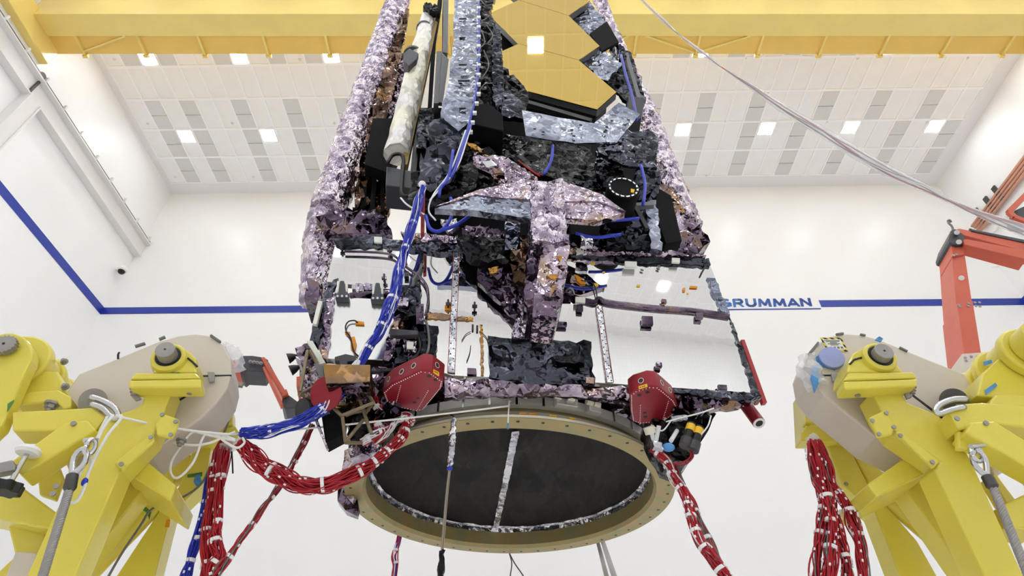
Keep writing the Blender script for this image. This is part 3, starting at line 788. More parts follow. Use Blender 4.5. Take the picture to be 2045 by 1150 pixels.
polys(rs, LR, [
    ('bearing_block', 'yellow', [(1950, 790), (1962, 745), (1995, 716), (2040, 690), (2090, 700), (2090, 800)], .4, -.12),
    ('bearing_plate', 'yellow', [(1972, 810), (1988, 788), (2090, 788), (2090, 812), (1990, 814)], .4, -.06),
    ('beam', 'yellow', [(1895, 824), (1912, 806), (1962, 803), (2090, 814), (2090, 858), (1985, 846), (1914, 858)], .16, .02),
    ('beam', 'yellow', [(1940, 842), (1986, 840), (2090, 905), (2090, 952), (1928, 864)], .14, .06),
    ('clevis', 'yellow', [(1912, 858), (1936, 866), (1934, 896), (1914, 896)], .04, 0),
    ('arm', 'yellow', [(1998, 1010), (2090, 965), (2090, 1060), (2012, 1052)], .2, -.1),
    ('brace', 'yellow', [(1975, 950), (1990, 945), (2035, 1005), (2015, 1015)], .1, -.3),
    ('plate', 'cream', [(1968, 900), (2000, 895), (2034, 922), (1985, 955)], .03, -.32),
], .01)
bolt(rs, LR, 2004, 806, -.1, .028)
rivets(rs, LR, [(1911, 836), (1969, 845)], .065, .014)
for s_ in ([(1964, 722), (1980, 718), (1982, 724), (1966, 730)], [(1968, 778), (1988, 764), (1992, 770), (1970, 788)]):
    MB().slab(s_, LR, .004, -.11).build('tape_strip', 'tape_blue', rs)
# hazard label with its small print
hz, nt, b = new_mat('black and yellow hazard border')
tc = nt.nodes.new('ShaderNodeTexCoord'); w = nt.nodes.new('ShaderNodeTexWave'); w.inputs['Scale'].default_value = 14; w.bands_direction = 'DIAGONAL'
rr = nt.nodes.new('ShaderNodeValToRGB'); rr.color_ramp.interpolation = 'CONSTANT'; rr.color_ramp.elements[0].color = (.01, .01, .01, 1); rr.color_ramp.elements[1].position = .5; rr.color_ramp.elements[1].color = (*lin((.9, .82, .2)), 1)
nt.links.new(tc.outputs['Object'], w.inputs['Vector']); nt.links.new(w.outputs[0], rr.inputs[0]); nt.links.new(rr.outputs[0], b.inputs['Base Color'])
hl = thing('hazard_label', 'white label with a yellow and black striped border on the right cream cover', 'label', PRC.at(1666, 701, .01))
q = [(1638, 674), (1680, 674), (1694, 701), (1655, 702)]
MB().slab(q, PRC, .004, .006).build('striped_border', hz, hl)
qi = [(1643, 677.5), (1678, 677.5), (1688.5, 698), (1657, 698.5)]
MB().slab(qi, PRC, .004, .009).build('white_field', 'paper', hl)
for k, (t0, t1) in enumerate(((.04, .94), (.1, .88), (.3, .7), (.12, .86), (.25, .72))):
    f = .1 + k * .11
    a = V((1643, 677.5, 0)).lerp(V((1657, 698.5, 0)), f); b_ = V((1678, 677.5, 0)).lerp(V((1688.5, 698, 0)), f)
    p, q2 = a.lerp(b_, t0), a.lerp(b_, t1)
    MB().bar(PRC.at(p.x, p.y, .0095), PRC.at(q2.x, q2.y, .0095), .004, .004).build('text_line', 'grey_wire', hl)
for k in range(4):
    f0 = .12 + k * .22
    a = V((1643, 677.5, 0)).lerp(V((1657, 698.5, 0)), .8); b_ = V((1678, 677.5, 0)).lerp(V((1688.5, 698, 0)), .8)
    p, q2 = a.lerp(b_, f0), a.lerp(b_, f0 + .13)
    MB().bar(PRC.at(p.x, p.y, .0095), PRC.at(q2.x, q2.y, .0095), .014, .004, up=PRC.n).build('signature_box', 'grey_wire', hl)
# the film bag over the cover's left end
film, nt, b = new_mat('clear crumpled film')
b.inputs['Base Color'].default_value = (.93, .96, 1, 1); b.inputs['Roughness'].default_value = .12; b.inputs['Alpha'].default_value = .38
M['film'] = film
bg = thing('film_bag', 'crumpled clear plastic bag with blue tape on the left end of the right cover', 'plastic bag', PRC.at(1622, 760))
rumpled_tube([PRC.at(1613, 712, -.02), PRC.at(1618, 740, -.02), PRC.at(1632, 772, -.02)], [.05, .075, .05], 12, .02, .03, 5).build('bag', 'film', bg)
MB().slab([(1622, 730), (1634, 728), (1638, 760), (1628, 782), (1620, 752)], PRC, .02, .03).build('blue_patch', 'tape_blue', bg)
bg = thing('film_bag', 'crumpled clear plastic film over the rounded right end of the left cover', 'plastic bag', PLC.at(465, 720))
rumpled_tube([PLC.at(446, 690, -.1), PLC.at(463, 708, -.1), PLC.at(478, 738, -.1)], [.02, .07, .03], 12, .02, .03, 6).build('bag', 'film', bg)

# ---------------------------------------------------------------- shackles, wire rope slings
def sling(pl, eye, rope_end, d, label, thim, side):
    t = thing('wire_rope_sling', label, 'sling', pl.at(*rope_end, d))
    P = lambda x, y, o=0: pl.at(x, y, d + o)
    (sx_, sy_), (fx, fy), (ex, ey) = thim                     # shackle bow centre, loop centre, ferrule end
    loop = []
    dx, dy = ex - sx_, ey - sy_; L = math.hypot(dx, dy); ux, uy = dx / L, dy / L; vx, vy = -uy, ux
    for a in range(0, 361, 20):
        w = 12 * math.sin(math.radians(a)); h = -28 * math.cos(math.radians(a))
        w *= (1.0 if h < 0 else 1 - h / 40)
        loop.append(P(fx + ux * h + vx * w, fy + uy * h + vy * w))
    MB().tube(loop, .014, 10).build('thimble', 'chrome', t, smooth=True)
    sh = []
    for a in range(0, 361, 20):
        sh.append(P(sx_ + 9 * math.cos(math.radians(a)) * vx + 17 * math.sin(math.radians(a)) * ux, sy_ + 9 * math.cos(math.radians(a)) * vy + 17 * math.sin(math.radians(a)) * uy, .02 * math.cos(math.radians(a))))
    MB().tube(sh, .012, 10).build('shackle', 'chrome', t, smooth=True)
    MB().cyl(P(sx_ - 12, sy_ - 14, .03), P(sx_ + 14, sy_ - 16, -.02), .011, 10).build('shackle_pin', 'chrome', t)
    f0 = (fx + ux * 26, fy + uy * 26)
    MB().tube([P(*f0), P(*f0).lerp(P(ex, ey), .1), P(*f0).lerp(P(ex, ey), .85), P(ex, ey)], [.016, .026, .028, .02], 14).build('ferrule', 'dark_steel', t, autos=40)
    a, b_ = P(ex, ey), P(*rope_end); D = (b_ - a).normalized(); X = D.orthogonal().normalized(); Y = D.cross(X)
    for k in range(6):
        pts = []
        n = 70
        for i in range(n + 1):
            q = a.lerp(b_, i / n); an = i * .55 + k * PI / 3
            pts.append(q + (X * math.cos(an) + Y * math.sin(an)) * .0125)
        MB().tube(pts, .0078, 6).build('strand', 'steel', t, smooth=True)
sling(LN, None, (80, 1168), .22, 'twisted steel wire rope sling hanging from the left stand', ((180, 893), (157, 922), (138, 980)), -1)
sling(LR, None, (2070, 1190), .12, 'twisted steel wire rope sling hanging from the right stand', ((1950, 905), (1958, 925), (1984, 975)), 1)
# big lifting rings welded on the stands
MB().tube(spline([LN.at(x, y, .03) for x, y in ((180, 792), (205, 800), (226, 812), (236, 826), (232, 836), (222, 832), (205, 815), (182, 806))], 5), .016, 10).build('lifting_ring', 'chrome', ls, smooth=True)
MB().cyl(LN.at(186, 800, -.3), LN.at(186, 800, -.1), .07, 24).build('drum', 'steel', ls, autos=40)
MB().tube(spline([LR.at(x, y, .03) for x, y in ((1930, 796), (1905, 797), (1880, 806), (1869, 818), (1876, 826), (1900, 818), (1926, 812))], 5), .016, 10).build('lifting_ring', 'chrome', rs, smooth=True)
MB().cyl(LR.at(1905, 800, -.32), LR.at(1905, 800, -.1), .07, 28).build('drum', 'dark_steel', rs, autos=40)

# ================================================================ boom lifts
PB = facing(7.2, -8, 5.2)
bo = thing('boom_lift', 'orange boom lift behind the right stand, boom folded over a black joint', 'boom lift', (PB.at(1960, 745).x, 7.4, 0))
polys(bo, PB, [
    ('lower_boom', 'orange', [(1898, 488), (1930, 490), (1968, 706), (1924, 708), (1905, 585)], .0, 0),
] if 0 else [], 0)
def prism_boom(name, q, t, m='orange', d=0, bev=.01): return MB().slab(q, PB, t, d).build(name, m, bo, bevel=bev)
prism_boom('lower_boom', [(1899, 488), (1926, 500), (1957, 706), (1925, 708), (1909, 600)], .5)
prism_boom('lower_boom_sleeve', [(1911, 606), (1943, 600), (1960, 706), (1925, 708)], .56, d=.04)
prism_boom('mast_foot', [(1921, 706), (1979, 702), (2000, 760), (1930, 775)], .6, 'cream', .08)
prism_boom('boom_knuckle', [(1898, 486), (1896, 468), (1905, 456), (1925, 470), (1930, 490), (1926, 508), (1902, 512)], .5, 'orange', .03)
prism_boom('joint_plate', [(1894, 478), (1899, 460), (1908, 457), (1925, 470), (1932, 486), (1912, 490), (1896, 484)], .56, 'grey_part', .08)
prism_boom('upper_boom', [(1908, 458), (1916, 456), (2060, 485), (2060, 505), (1926, 470)], .42)
prism_boom('leveling_link', [(1924, 478), (1930, 477), (2060, 502), (2060, 520), (1926, 488)], .12, 'orange', .12)
prism_boom('hose_track', [(1936, 455), (1946, 458), (2060, 481), (2060, 487), (1940, 461)], .3, 'grey_part', .02)
MB().tube(spline([PB.at(x, y, .05) for x, y in ((1904, 462), (1901, 452), (1895, 446), (1893, 441), (1897, 440), (1899, 443))], 5), .018, 8).build('hose_hook', 'grey_wire', bo, smooth=True)
MB().cyl(PB.at(1911, 464, .1), PB.at(1911, 464, .16), .04, 14).build('pivot_pin', 'chrome', bo)
MB().cyl(PB.at(1915, 483, .1), PB.at(1915, 483, .16), .04, 14).build('pivot_pin', 'chrome', bo)
MB().cyl(PB.at(1920, 555, .0), PB.at(1920, 555, .03), .04, 16).build('port', 'paper', bo)
rivets(bo, PB, [(1915, 609), (1935, 606), (1917, 612), (1934, 611), (1947, 604), (1956, 604), (1949, 611), (1957, 612), (1905, 510), (1910, 508)], .045, .02)
rivets(bo, PB, [(1928, 714), (1940, 712), (1952, 712), (1966, 710), (1930, 720), (1953, 718)], .085, .018)
for a, b_ in (((2014, 424), (2050, 388)), ((2014, 424), (2026, 434)), ((2026, 434), (2050, 444))):
    MB().bar(PB.at(*a, .02), PB.at(*b_, .02), .06, .08).build('basket_rail', 'orange', bo)
prism_boom('control_box', [(2026, 420), (2060, 405), (2060, 440), (2030, 436)], .3, 'grey_part', -.05)

PS = facing(7.5, 10, -3.2)
b2 = thing('boom_lift', 'second boom lift seen far off between the left stand and the spacecraft', 'boom lift', (PS.at(540, 800).x, 7.5, 0))
for name, q, t, m, d in (
    ('joint', [(476, 714), (486, 710), (504, 710), (524, 713), (535, 718), (536, 728), (526, 742), (490, 740), (484, 745), (474, 738)], .4, 'grey_part', 0),
    ('joint', [(564, 792), (576, 788), (592, 800), (600, 806), (597, 814), (570, 816), (562, 808)], .4, 'grey_part', .02),
    ('boom', [(521, 714), (528, 712), (569, 778), (563, 792)], .3, 'orange', .05),
    ('leveling_link', [(524, 733), (528, 731), (565, 806), (560, 811)], .1, 'orange', .16),
    ('boom_end', [(560, 782), (572, 776), (576, 786), (563, 792)], .36, 'orange', .08),
    ('hose_track', [(530, 714), (536, 722), (570, 782), (566, 782)], .2, 'black', -.1),
    ('basket_frame', [(592, 752), (640, 744), (640, 766), (592, 772)], .5, 'orange', 0),
    ('basket_panel', [(598, 730), (640, 722), (640, 746), (598, 752)], .02, 'grey_wire', 0)):
    MB().slab(q, PS, t, d).build(name, m, b2, bevel=.008)
MB().slab([(296, 742), (482, 716), (482, 742), (296, 772)], PS, .3, -.02).build('boom', 'orange', b2, bevel=.01)
q_ = PS.at(312, 758, -.2)
MB().bar(q_ + V((0, .1, .2)), V((q_.x, q_.y + .1, .9)), .35, .4).build('mast', 'orange', b2, bevel=.015)
MB().box((q_.x, q_.y + .4, .65), (1.8, 2.6, .55)).build('chassis', 'grey_part', b2, bevel=.04)
for sx_ in (-.8, .8):
    for sy_ in (-.7, 1.4): MB().cyl((q_.x + sx_ - .12, q_.y + sy_, .4), (q_.x + sx_ + .12, q_.y + sy_, .4), .4, 24).build('wheel', 'black', b2, bevel=.03, autos=40)
q_ = PB.at(1972, 740, -.2)
MB().bar(q_ + V((0, .05, .1)), V((q_.x + .1, q_.y + .1, .9)), .5, .5).build('mast', 'cream', bo, bevel=.015)
MB().box((q_.x + .2, q_.y + .4, .65), (1.8, 2.6, .55)).build('chassis', 'grey_part', bo, bevel=.04)
for sx_ in (-.6, 1.0):
    for sy_ in (-.7, 1.4): MB().cyl((q_.x + sx_ - .12, q_.y + sy_, .4), (q_.x + sx_ + .12, q_.y + sy_, .4), .4, 24).build('wheel', 'black', bo, bevel=.03, autos=40)
for k in range(4): bolt(b2, PS, 500 + k * 7, 722 + k, .05, .02, 'pivot_pin', down=False)
# ================================================================ the spacecraft
SF = facing(3.45, 4, 0.0)
craft = thing('space_telescope', 'foil-wrapped space telescope with gold mirror segments hanging above its round adapter ring', 'spacecraft', (0, 4.85, 3.7))
_seed = [100]
def film(name, m, px, d=0.0, cell=.05, amp=.014, thick=.03, parent=None, pl=None, edge=.3, big=1.0):
    _seed[0] += 1
    return sheet(px, pl or SF, cell, amp, thick, _seed[0], d, None, edge, big).build(name, m, parent or craft)
def plate(name, m, px, d=0.0, thick=.02, parent=None, pl=None, bevel=.003):
    return MB().slab(px, pl or SF, thick, d).build(name, m, parent or craft, bevel=bevel)
def path(px, d=0.0, pl=None): return [(pl or SF).at(x, y, d) for x, y in px]
def cable(name, m, px, r=.006, d=0.02, parent=None, pl=None, n=6, k=5, dz=None):
    P = path(px, d, pl)
    return MB().tube(spline(P, k), r, n).build(name, m, parent or craft, smooth=True)

# ---- bus core behind the radiators
MB().slab([(705, 505), (1330, 520), (1350, 790), (700, 770)], SF, 2.0, -.16).build('bus_core', 'foil_violet', craft)
# ---- radiators
r1 = plate('radiator_panel', 'radiator', [(671, 483), (800, 490), (1000, 503), (1010, 560), (1000, 600), (1062, 640), (1062, 757), (905, 750), (840, 730), (838, 585), (652, 562)], 0, .05)
r2 = plate('radiator_panel', 'radiator', [(1125, 501), (1418, 526), (1456, 628), (1196, 600), (1110, 582)], 0, .05)
r3 = plate('radiator_panel', 'radiator', [(1085, 606), (1196, 606), (1456, 634), (1511, 785), (1190, 764), (1062, 757), (1062, 640)], 0, .05)
# ---- left door radiator with its foil frame
plate('radiator_door', 'radiator_white', [(668, 592), (776, 598), (786, 640), (765, 719), (650, 716)], .05, .05)
film('door_frame', 'foil_violet', [(648, 584), (700, 586), (790, 594), (800, 640), (780, 724), (640, 722), (640, 650)], .02, .05, .01)
film('door_edge_film', 'foil_purple', [(652, 596), (668, 590), (660, 650), (654, 716), (644, 712), (646, 640)], .075, .03, .012, .02)
film('door_edge_film', 'foil_purple', [(778, 650), (796, 640), (790, 700), (776, 720), (764, 718)], .07, .03, .012, .02)
# ---- dark borders of the bus
film('border_film', 'foil_dark', [(664, 478), (740, 470), (800, 480), (1062, 492), (1062, 508), (905, 500), (880, 506), (800, 490), (671, 488)], .03, .035, .012)
film('border_film', 'foil_dark', [(1118, 492), (1200, 498), (1245, 505), (1252, 520), (1235, 512), (1130, 505)], .03, .03, .01)
film('border_film', 'foil_dark', [(1225, 504), (1300, 508), (1416, 514), (1420, 527), (1360, 521), (1280, 522), (1232, 516)], .035, .03, .01)
film('border_film', 'foil_grey', [(1412, 554), (1428, 556), (1458, 624), (1440, 620)], .02, .03, .008)
film('border_film', 'foil_dark', [(640, 600), (666, 560), (676, 556), (650, 640), (632, 700), (612, 715), (618, 680)], .03, .035, .014)
film('border_film', 'foil_dark', [(785, 570), (840, 565), (838, 625), (815, 632), (790, 612)], .03, .035, .012)
film('border_film', 'foil_dark', [(836, 650), (875, 650), (872, 720), (836, 722)], .02, .035, .008)
film('border_film', 'foil_dark', [(790, 694), (812, 696), (812, 722), (788, 726)], .03, .03, .008)
film('right_edge_film', 'foil_dark', [(1454, 628), (1462, 640), (1516, 782), (1510, 792), (1504, 786)], .01, .025, .008)
film('fringe_film', 'foil_purple', [(800, 462), (860, 466), (915, 470), (912, 484), (870, 478), (806, 476)], .06, .03, .02)
film('fringe_film', 'foil_violet', [(922, 448), (960, 452), (1010, 462), (1012, 488), (930, 486)], .05, .035, .02)
film('fringe_film', 'foil_purple', [(1128, 492), (1240, 491), (1300, 500), (1410, 512), (1300, 510), (1230, 506), (1130, 503)], .06, .028, .02)
# ---- seam harnesses
cable('seam_harness', 'foil_violet', [(1110, 584), (1150, 594), (1185, 604), (1196, 597), (1215, 604), (1300, 614), (1380, 620), (1456, 631)], .022, .015)
m_ = rumpled_tube(path([(700, 590), (760, 586), (800, 586)], .05), [.02, .025, .02], 8, .006, .03, 3); m_.build('hinge_harness', 'foil_violet', craft)
# perforated rails
def rail(px0, px1, w, name='perforated_rail', nholes=26, d=.012):
    a, b_ = SF.at(*px0, d), SF.at(*px1, d)
    o = MB().bar(a, b_, w, .012, up=SF.n).build(name, 'foil_silver', craft)
    D = (b_ - a).normalized(); X = D.cross(SF.n).normalized()
    e_ = MB()
    for s in (-1, 1): e_.bar(a + X * s * w * .46 + SF.n * .008, b_ + X * s * w * .46 + SF.n * .008, w * .08, .006, up=SF.n)
    e_.build('rail_edge', paint('red brown edge', (.55, .28, .16), .5) if 'rail_edge' not in M else M['rail_edge'], o)
    h = MB()
    for k in range(nholes):
        c = a.lerp(b_, (k + .5) / nholes) + SF.n * .0065 + X * (w * .2 * (-1) ** k)
        h.cyl(c, c + SF.n * .002, w * .09, 8)
    h.build('rail_holes', 'black', o)['kind'] = 'stuff'
M['rail_edge'] = paint('red brown edge', (.55, .28, .16), .5)
rail((912, 506), (901, 744), .052)
rail((1196, 612), (1218, 764), .05, nholes=22)
rail((1052, 600), (1062, 752), .05, nholes=22)
film('red_lacing', 'red_wire', [(1056, 650), (1064, 650), (1066, 690), (1069, 745), (1060, 748), (1057, 700)], .03, .012, .012, .01)
# black foil bay with its pocket
film('bay_cover', 'foil_dark', [(974, 670), (1060, 676), (1181, 683), (1188, 768), (1080, 768), (976, 753)], .045, .05, .010, .03)
film('bay_pocket', 'foil_black', [(1104, 712), (1160, 708), (1168, 716), (1166, 724), (1110, 722)], .085, .03, .008, .05)
plate('bay_tab', 'foil_purple', [(1170, 752), (1188, 754), (1186, 766), (1170, 764)], .08, .02)
# ---- small hardware on the radiators
def clip(px, w=9, h=9, m='foil_violet', d=.012, t=.03, name='radiator_clip', parent=None):
    x, y = px
    return plate(name, m, [(x - w, y - h), (x + w, y - h + 1), (x + w + 1, y + h), (x - w + 1, y + h - 1)], d + t, t, parent or r3, bevel=.004)
for p, w, h in (((1293, 639), 11, 9), ((1316, 727), 6, 5), ((1397, 629), 7, 6), ((1443, 773), 9, 6), ((1326, 600), 5, 4), ((1158, 613), 6, 6), ((1120, 645), 12, 4), ((942, 741), 9, 7)): clip(p, w, h)
for p in ((1282, 538), (1314, 535), (1316, 531)): clip(p, 3, 2, 'grey_wire', .01, .012, 'sensor', r2)
for p, w, h in (((1260, 527), 12, 6), ((1350, 519), 8, 5), ((1158, 500), 8, 5), ((945, 495), 8, 7), ((1159, 598), 10, 6), ((755, 478), 8, 6)): plate('mount_pad', 'paper', [(p[0] - w, p[1] - h), (p[0] + w, p[1] - h + 1), (p[0] + w, p[1] + h), (p[0] - w, p[1] + h - 1)], .055, .02)
for p, w in (((1184, 525), 4), ((1206, 543), 2.5), ((1190, 568), 5), ((1275, 570), 3.5), ((1374, 585), 2)): plate('yellow_dot', 'yellow_patch', [(p[0] - w, p[1] - w * .6), (p[0] + w, p[1] - w * .6), (p[0] + w, p[1] + w * .6), (p[0] - w, p[1] + w * .6)], .008, .006, r2)
plate('yellow_dot', 'yellow_patch', [(748, 488), (756, 488), (756, 493), (748, 493)], .008, .006, r1)
for q in ([(1148, 548), (1154, 550), (1164, 556), (1170, 566), (1160, 567), (1152, 560)], [(1364, 574), (1369, 574), (1369, 581), (1364, 581)], [(1378, 570), (1393, 571), (1393, 575), (1378, 574)], [(808, 521), (814, 521), (814, 526), (808, 526)], [(888, 609), (900, 610), (900, 619), (888, 618)]):
    plate('amber_tape', 'tape_orange', q, .014, .01, r2)
plate('black_bar', 'black', [(1409, 527), (1412, 528), (1402, 546), (1399, 545)], .03, .02, r2)
for q in ([(839, 503), (846, 503), (846, 526), (839, 526)], [(808, 541), (816, 541), (816, 552), (807, 552)]): plate('connector', 'foil_black', q, .04, .03, r1)
for (x, y) in ((681, 488), (778, 496), (767, 552), (895, 603), (948, 608)):
    o = plate('cross_fitting', 'black', [(x - 2, y - 6), (x + 2, y - 6), (x + 2, y + 7), (x - 2, y + 7)], .05, .03, r1); MB().slab([(x - 5, y), (x + 5, y), (x + 5, y + 4), (x - 5, y + 4)], SF, .02, .05).build('cross_arm', 'foil_violet', r1)
# strap along the upper left radiator and the cable dropping from it
cable('strap', 'foil_violet', [(688, 502), (730, 503), (770, 506), (790, 512), (800, 524), (818, 538), (838, 552), (852, 572), (855, 600), (850, 630)], .011, .03, r1)
cable('lead', 'grey_wire', [(838, 632), (852, 645), (857, 680), (855, 700), (852, 706)], .009, .05, r1)
cable('lead', 'grey_wire', [(843, 527), (838, 540), (828, 556), (824, 572)], .012, .03, r1)
cable('lead', 'black', [(1190, 602), (1192, 590), (1188, 572), (1178, 562), (1160, 560)], .005, .03, r2)
cable('lead', 'black', [(692, 665), (690, 652), (696, 642), (708, 640), (714, 644)], .005, .07)
cable('lead', 'black', [(691, 662), (700, 675), (706, 700), (716, 712)], .006, .07)
for q in ([(710, 640), (727, 642), (727, 648), (709, 647)], [(690, 660), (700, 663), (696, 668), (688, 664)], [(700, 673), (708, 671), (712, 685), (708, 705), (700, 695)]): plate('amber_tape', 'tape_orange', q, .065, .008)
# amber tape lines reflected area under the left rail
for q in ([(852, 622), (900, 628), (900, 637), (852, 636)], [(905, 630), (945, 634), (945, 640), (905, 639)], [(958, 648), (964, 648), (966, 750), (960, 750)]):
    film('amber_tape', 'foil_amber', q, .01, .02, .003, .008, r1)
for (x, y) in ((944, 652), (953, 654)): plate('connector', 'black', [(x - 2, y - 5), (x + 2, y - 5), (x + 2, y + 6), (x - 2, y + 6)], .02, .015, r1)
for q in ([(940, 662), (930, 668), (922, 680)], [(958, 662), (970, 672), (976, 684)], [(940, 690), (938, 705), (932, 722)]): cable('lead', 'black', q, .003, .01, r1)
# hinge fittings with ribbed tongues
def hinge(x, y, s=1.0):
    o = plate('hinge', 'grey_part', [(x - 4 * s, y - 26), (x + 4 * s, y - 26), (x + 8 * s, y - 2), (x + 14 * s, y + 2), (x + 13 * s, y + 10), (x - 14 * s, y + 9), (x - 13 * s, y + 1), (x - 8 * s, y - 2)], .1, .05, bevel=.006)
    MB().slab([(x - 10 * s, y - 24), (x - 6 * s, y - 26), (x - 6 * s, y - 4), (x - 11 * s, y - 3)], SF, .03, .09).build('hinge_side', 'paper', o)
    MB().slab([(x + 6 * s, y - 26), (x + 11 * s, y - 24), (x + 11 * s, y - 3), (x + 7 * s, y - 4)], SF, .03, .09).build('hinge_side', 'paper', o)
    for k in (-9, 0, 9): MB().cyl(SF.at(x + k, y + 5, .1), SF.at(x + k, y + 5, .115), .009, 8).build('screw', 'chrome', o)
hinge(683, 586); hinge(754, 590)
plate('hinge', 'grey_part', [(778, 655), (836, 660), (834, 668), (778, 670)], .1, .05, bevel=.006)
plate('hinge', 'grey_part', [(668, 712), (690, 706), (710, 710), (712, 720), (694, 722), (692, 734), (680, 734), (678, 722), (668, 720)], .1, .05, bevel=.006)
film('door_patch', 'foil_pale', [(788, 592), (816, 596), (814, 612), (790, 608)], .06, .02, .008, .02)
plate('black_box', 'foil_violet', [(830, 607), (846, 606), (846, 648), (831, 648)], .08, .06)
film('patch', 'foil_pale', [(806, 678), (832, 680), (830, 704), (806, 702)], .05, .025, .008, .02)
plate('mount_pad', 'paper', [(812, 681), (826, 682), (825, 697), (812, 696)], .07, .01)
for q in ([(728, 566), (744, 567), (743, 580), (728, 578)], [(710, 566), (726, 567), (726, 582), (710, 580)]): film('door_patch', 'foil_pale', q, .03, .02, .006, .02)
plate('rod_guide', 'paper', [(635, 600), (644, 601), (632, 648), (624, 646)], .06, .04)
plate('rod_guide', 'paper', [(612, 680), (624, 680), (650, 724), (640, 727)], .06, .04)

# ---- purple skirt round the foot of the bus
film('skirt', 'foil_purple', [(888, 752), (905, 752), (975, 757), (1060, 768), (1188, 772), (1240, 772), (1256, 774), (1257, 792), (1230, 790), (1120, 784), (1000, 783), (888, 788)], .07, .045, .03, .05)
film('skirt', 'foil_violet', [(888, 772), (950, 770), (1100, 774), (1240, 784), (1257, 790), (1257, 806), (1240, 802), (1120, 788), (980, 787), (888, 796)], .0, .04, .02, .04)
film('skirt', 'foil_violet', [(1235, 785), (1300, 780), (1345, 790), (1350, 830), (1310, 850), (1270, 840), (1240, 806)], -.45, .04, .02, .05)
film('skirt', 'foil_violet', [(760, 760), (890, 750), (895, 800), (850, 815), (800, 830), (770, 820)], -.42, .04, .02, .05)
film('skirt', 'foil_violet', [(1340, 782), (1420, 784), (1500, 786), (1520, 795), (1470, 812), (1430, 815), (1380, 830), (1345, 815)], .04, .04, .025, .06)
film('skirt_edge', 'foil_dark', [(1335, 775), (1420, 779), (1512, 784), (1520, 792), (1500, 800), (1420, 790), (1338, 784)], .08, .03, .012, .03)

# ---- T shaped foil boom in front of the bus
ST = SF.off(.42)
boom = MB()
sheet([(1060, 362), (1124, 360), (1130, 440), (1136, 478), (1062, 482)], ST, .035, .02, .3, 41, .06, boom).build('boom_head', 'foil_pale', craft)
film('boom_column', 'foil_purple', [(1088, 478), (1136, 474), (1134, 510), (1124, 580), (1112, 636), (1066, 632), (1072, 560), (1084, 500)], .0, .05, .022, .28, pl=ST)
film('boom_column_side', 'foil_violet', [(1058, 480), (1090, 476), (1086, 520), (1074, 590), (1068, 640), (1052, 640), (1048, 560)], -.1, .04, .03, .2, pl=ST)
for k, q in enumerate(([(1112, 510), (1124, 512), (1118, 522)], [(1092, 550), (1116, 548), (1108, 560)], [(1100, 575), (1112, 570), (1098, 595)])):
    film('gold_crease', 'foil_amber', q, .03, .03, .004, .01, pl=ST)
def arm(parts):
    for name, m, px, d, t in parts: film(name, m, px, d, .03, .004, t, pl=ST, edge=.0, big=.5)
arm([('boom_arm', 'foil_purple', [(868, 413), (952, 380), (1051, 357), (1066, 360), (1076, 398), (1055, 397), (1000, 395), (950, 388)], .05, .05),
     ('boom_arm_lower', 'foil_grey', [(868, 416), (950, 389), (1000, 396), (1076, 398), (1078, 438), (1034, 433), (981, 425), (944, 420)], .04, .06),
     ('boom_arm', 'foil_purple', [(1112, 358), (1158, 372), (1204, 389), (1250, 423), (1193, 400), (1119, 403)], .05, .05),
     ('boom_arm_lower', 'foil_purple', [(1119, 403), (1193, 400), (1250, 424), (1195, 440), (1126, 434)], .04, .06)])
# the pleated throat under the head
film('throat_film', 'foil_violet', [(915, 480), (1000, 470), (1050, 470), (1062, 560), (1040, 640), (1000, 600), (955, 560), (950, 500)], .1, .05, .05, .06)
film('throat_film', 'foil_brown', [(1020, 500), (1056, 480), (1068, 560), (1056, 600), (1024, 560)], .2, .05, .04, .06)
film('throat_film', 'foil_black', [(912, 476), (1000, 470), (1050, 500), (1048, 530), (960, 524), (940, 520)], .16, .05, .03, .05)
film('throat_film', 'foil_pale', [(1036, 600), (1052, 596), (1054, 672), (1022, 672)], .1, .03, .01, .03)
film('throat_film', 'foil_purple', [(1062, 640), (1090, 636), (1096, 676), (1068, 676)], .1, .03, .02, .05)
film('amber_crease', 'foil_amber', [(975, 535), (996, 532), (992, 545), (978, 546)], .2, .02, .006, .01)
film('post_film', 'foil_grey', [(1010, 432), (1040, 432), (1036, 470), (1032, 500), (1008, 498)], .22, .03, .015, .08)

# ---- the dark telescope underside
plate('underside_panel', 'matt_black', [(860, 250), (1000, 225), (1060, 250), (1310, 280), (1318, 460), (1240, 470), (1130, 440), (850, 440)], -.35, 1.2)
plate('underside_panel', 'matt_black', [(900, 430), (1310, 440), (1320, 510), (1060, 505), (860, 490)], -.3, .8)
film('pleated_cover', 'foil_dark', [(1194, 292), (1236, 258), (1312, 266), (1312, 334), (1262, 330), (1230, 322), (1196, 304)], .1, .06, .02, .04)
film('apron', 'foil_grey', [(1042, 220), (1110, 234), (1186, 246), (1236, 205), (1278, 226), (1232, 284), (1150, 285), (1050, 272)], .34, .09, .006, .015, edge=.02)
for (x, y) in ((1068, 256), (1085, 262), (1142, 258), (1146, 270), (1208, 262), (1212, 252), (1248, 248), (1255, 238), (1222, 240), (1160, 248)):
    plate('apron_tab', 'black', [(x - 3, y - 1), (x + 3, y), (x + 3, y + 2), (x - 3, y + 1)], .365, .01)
film('side_film', 'foil_dark', [(1190, 300), (1240, 330), (1250, 370), (1230, 380), (1205, 370), (1190, 340)], .0, .045, .02, .05)
film('side_film', 'foil_dark', [(1272, 330), (1312, 334), (1320, 360), (1310, 400), (1280, 420), (1265, 380)], .05, .035, .035, .06)
film('side_film', 'foil_grey', [(1290, 405), (1310, 400), (1322, 500), (1300, 496)], .1, .04, .008, .05)
film('side_film', 'foil_dark', [(1130, 450), (1220, 440), (1290, 440), (1300, 500), (1200, 496), (1130, 490)], .06, .045, .03, .05)
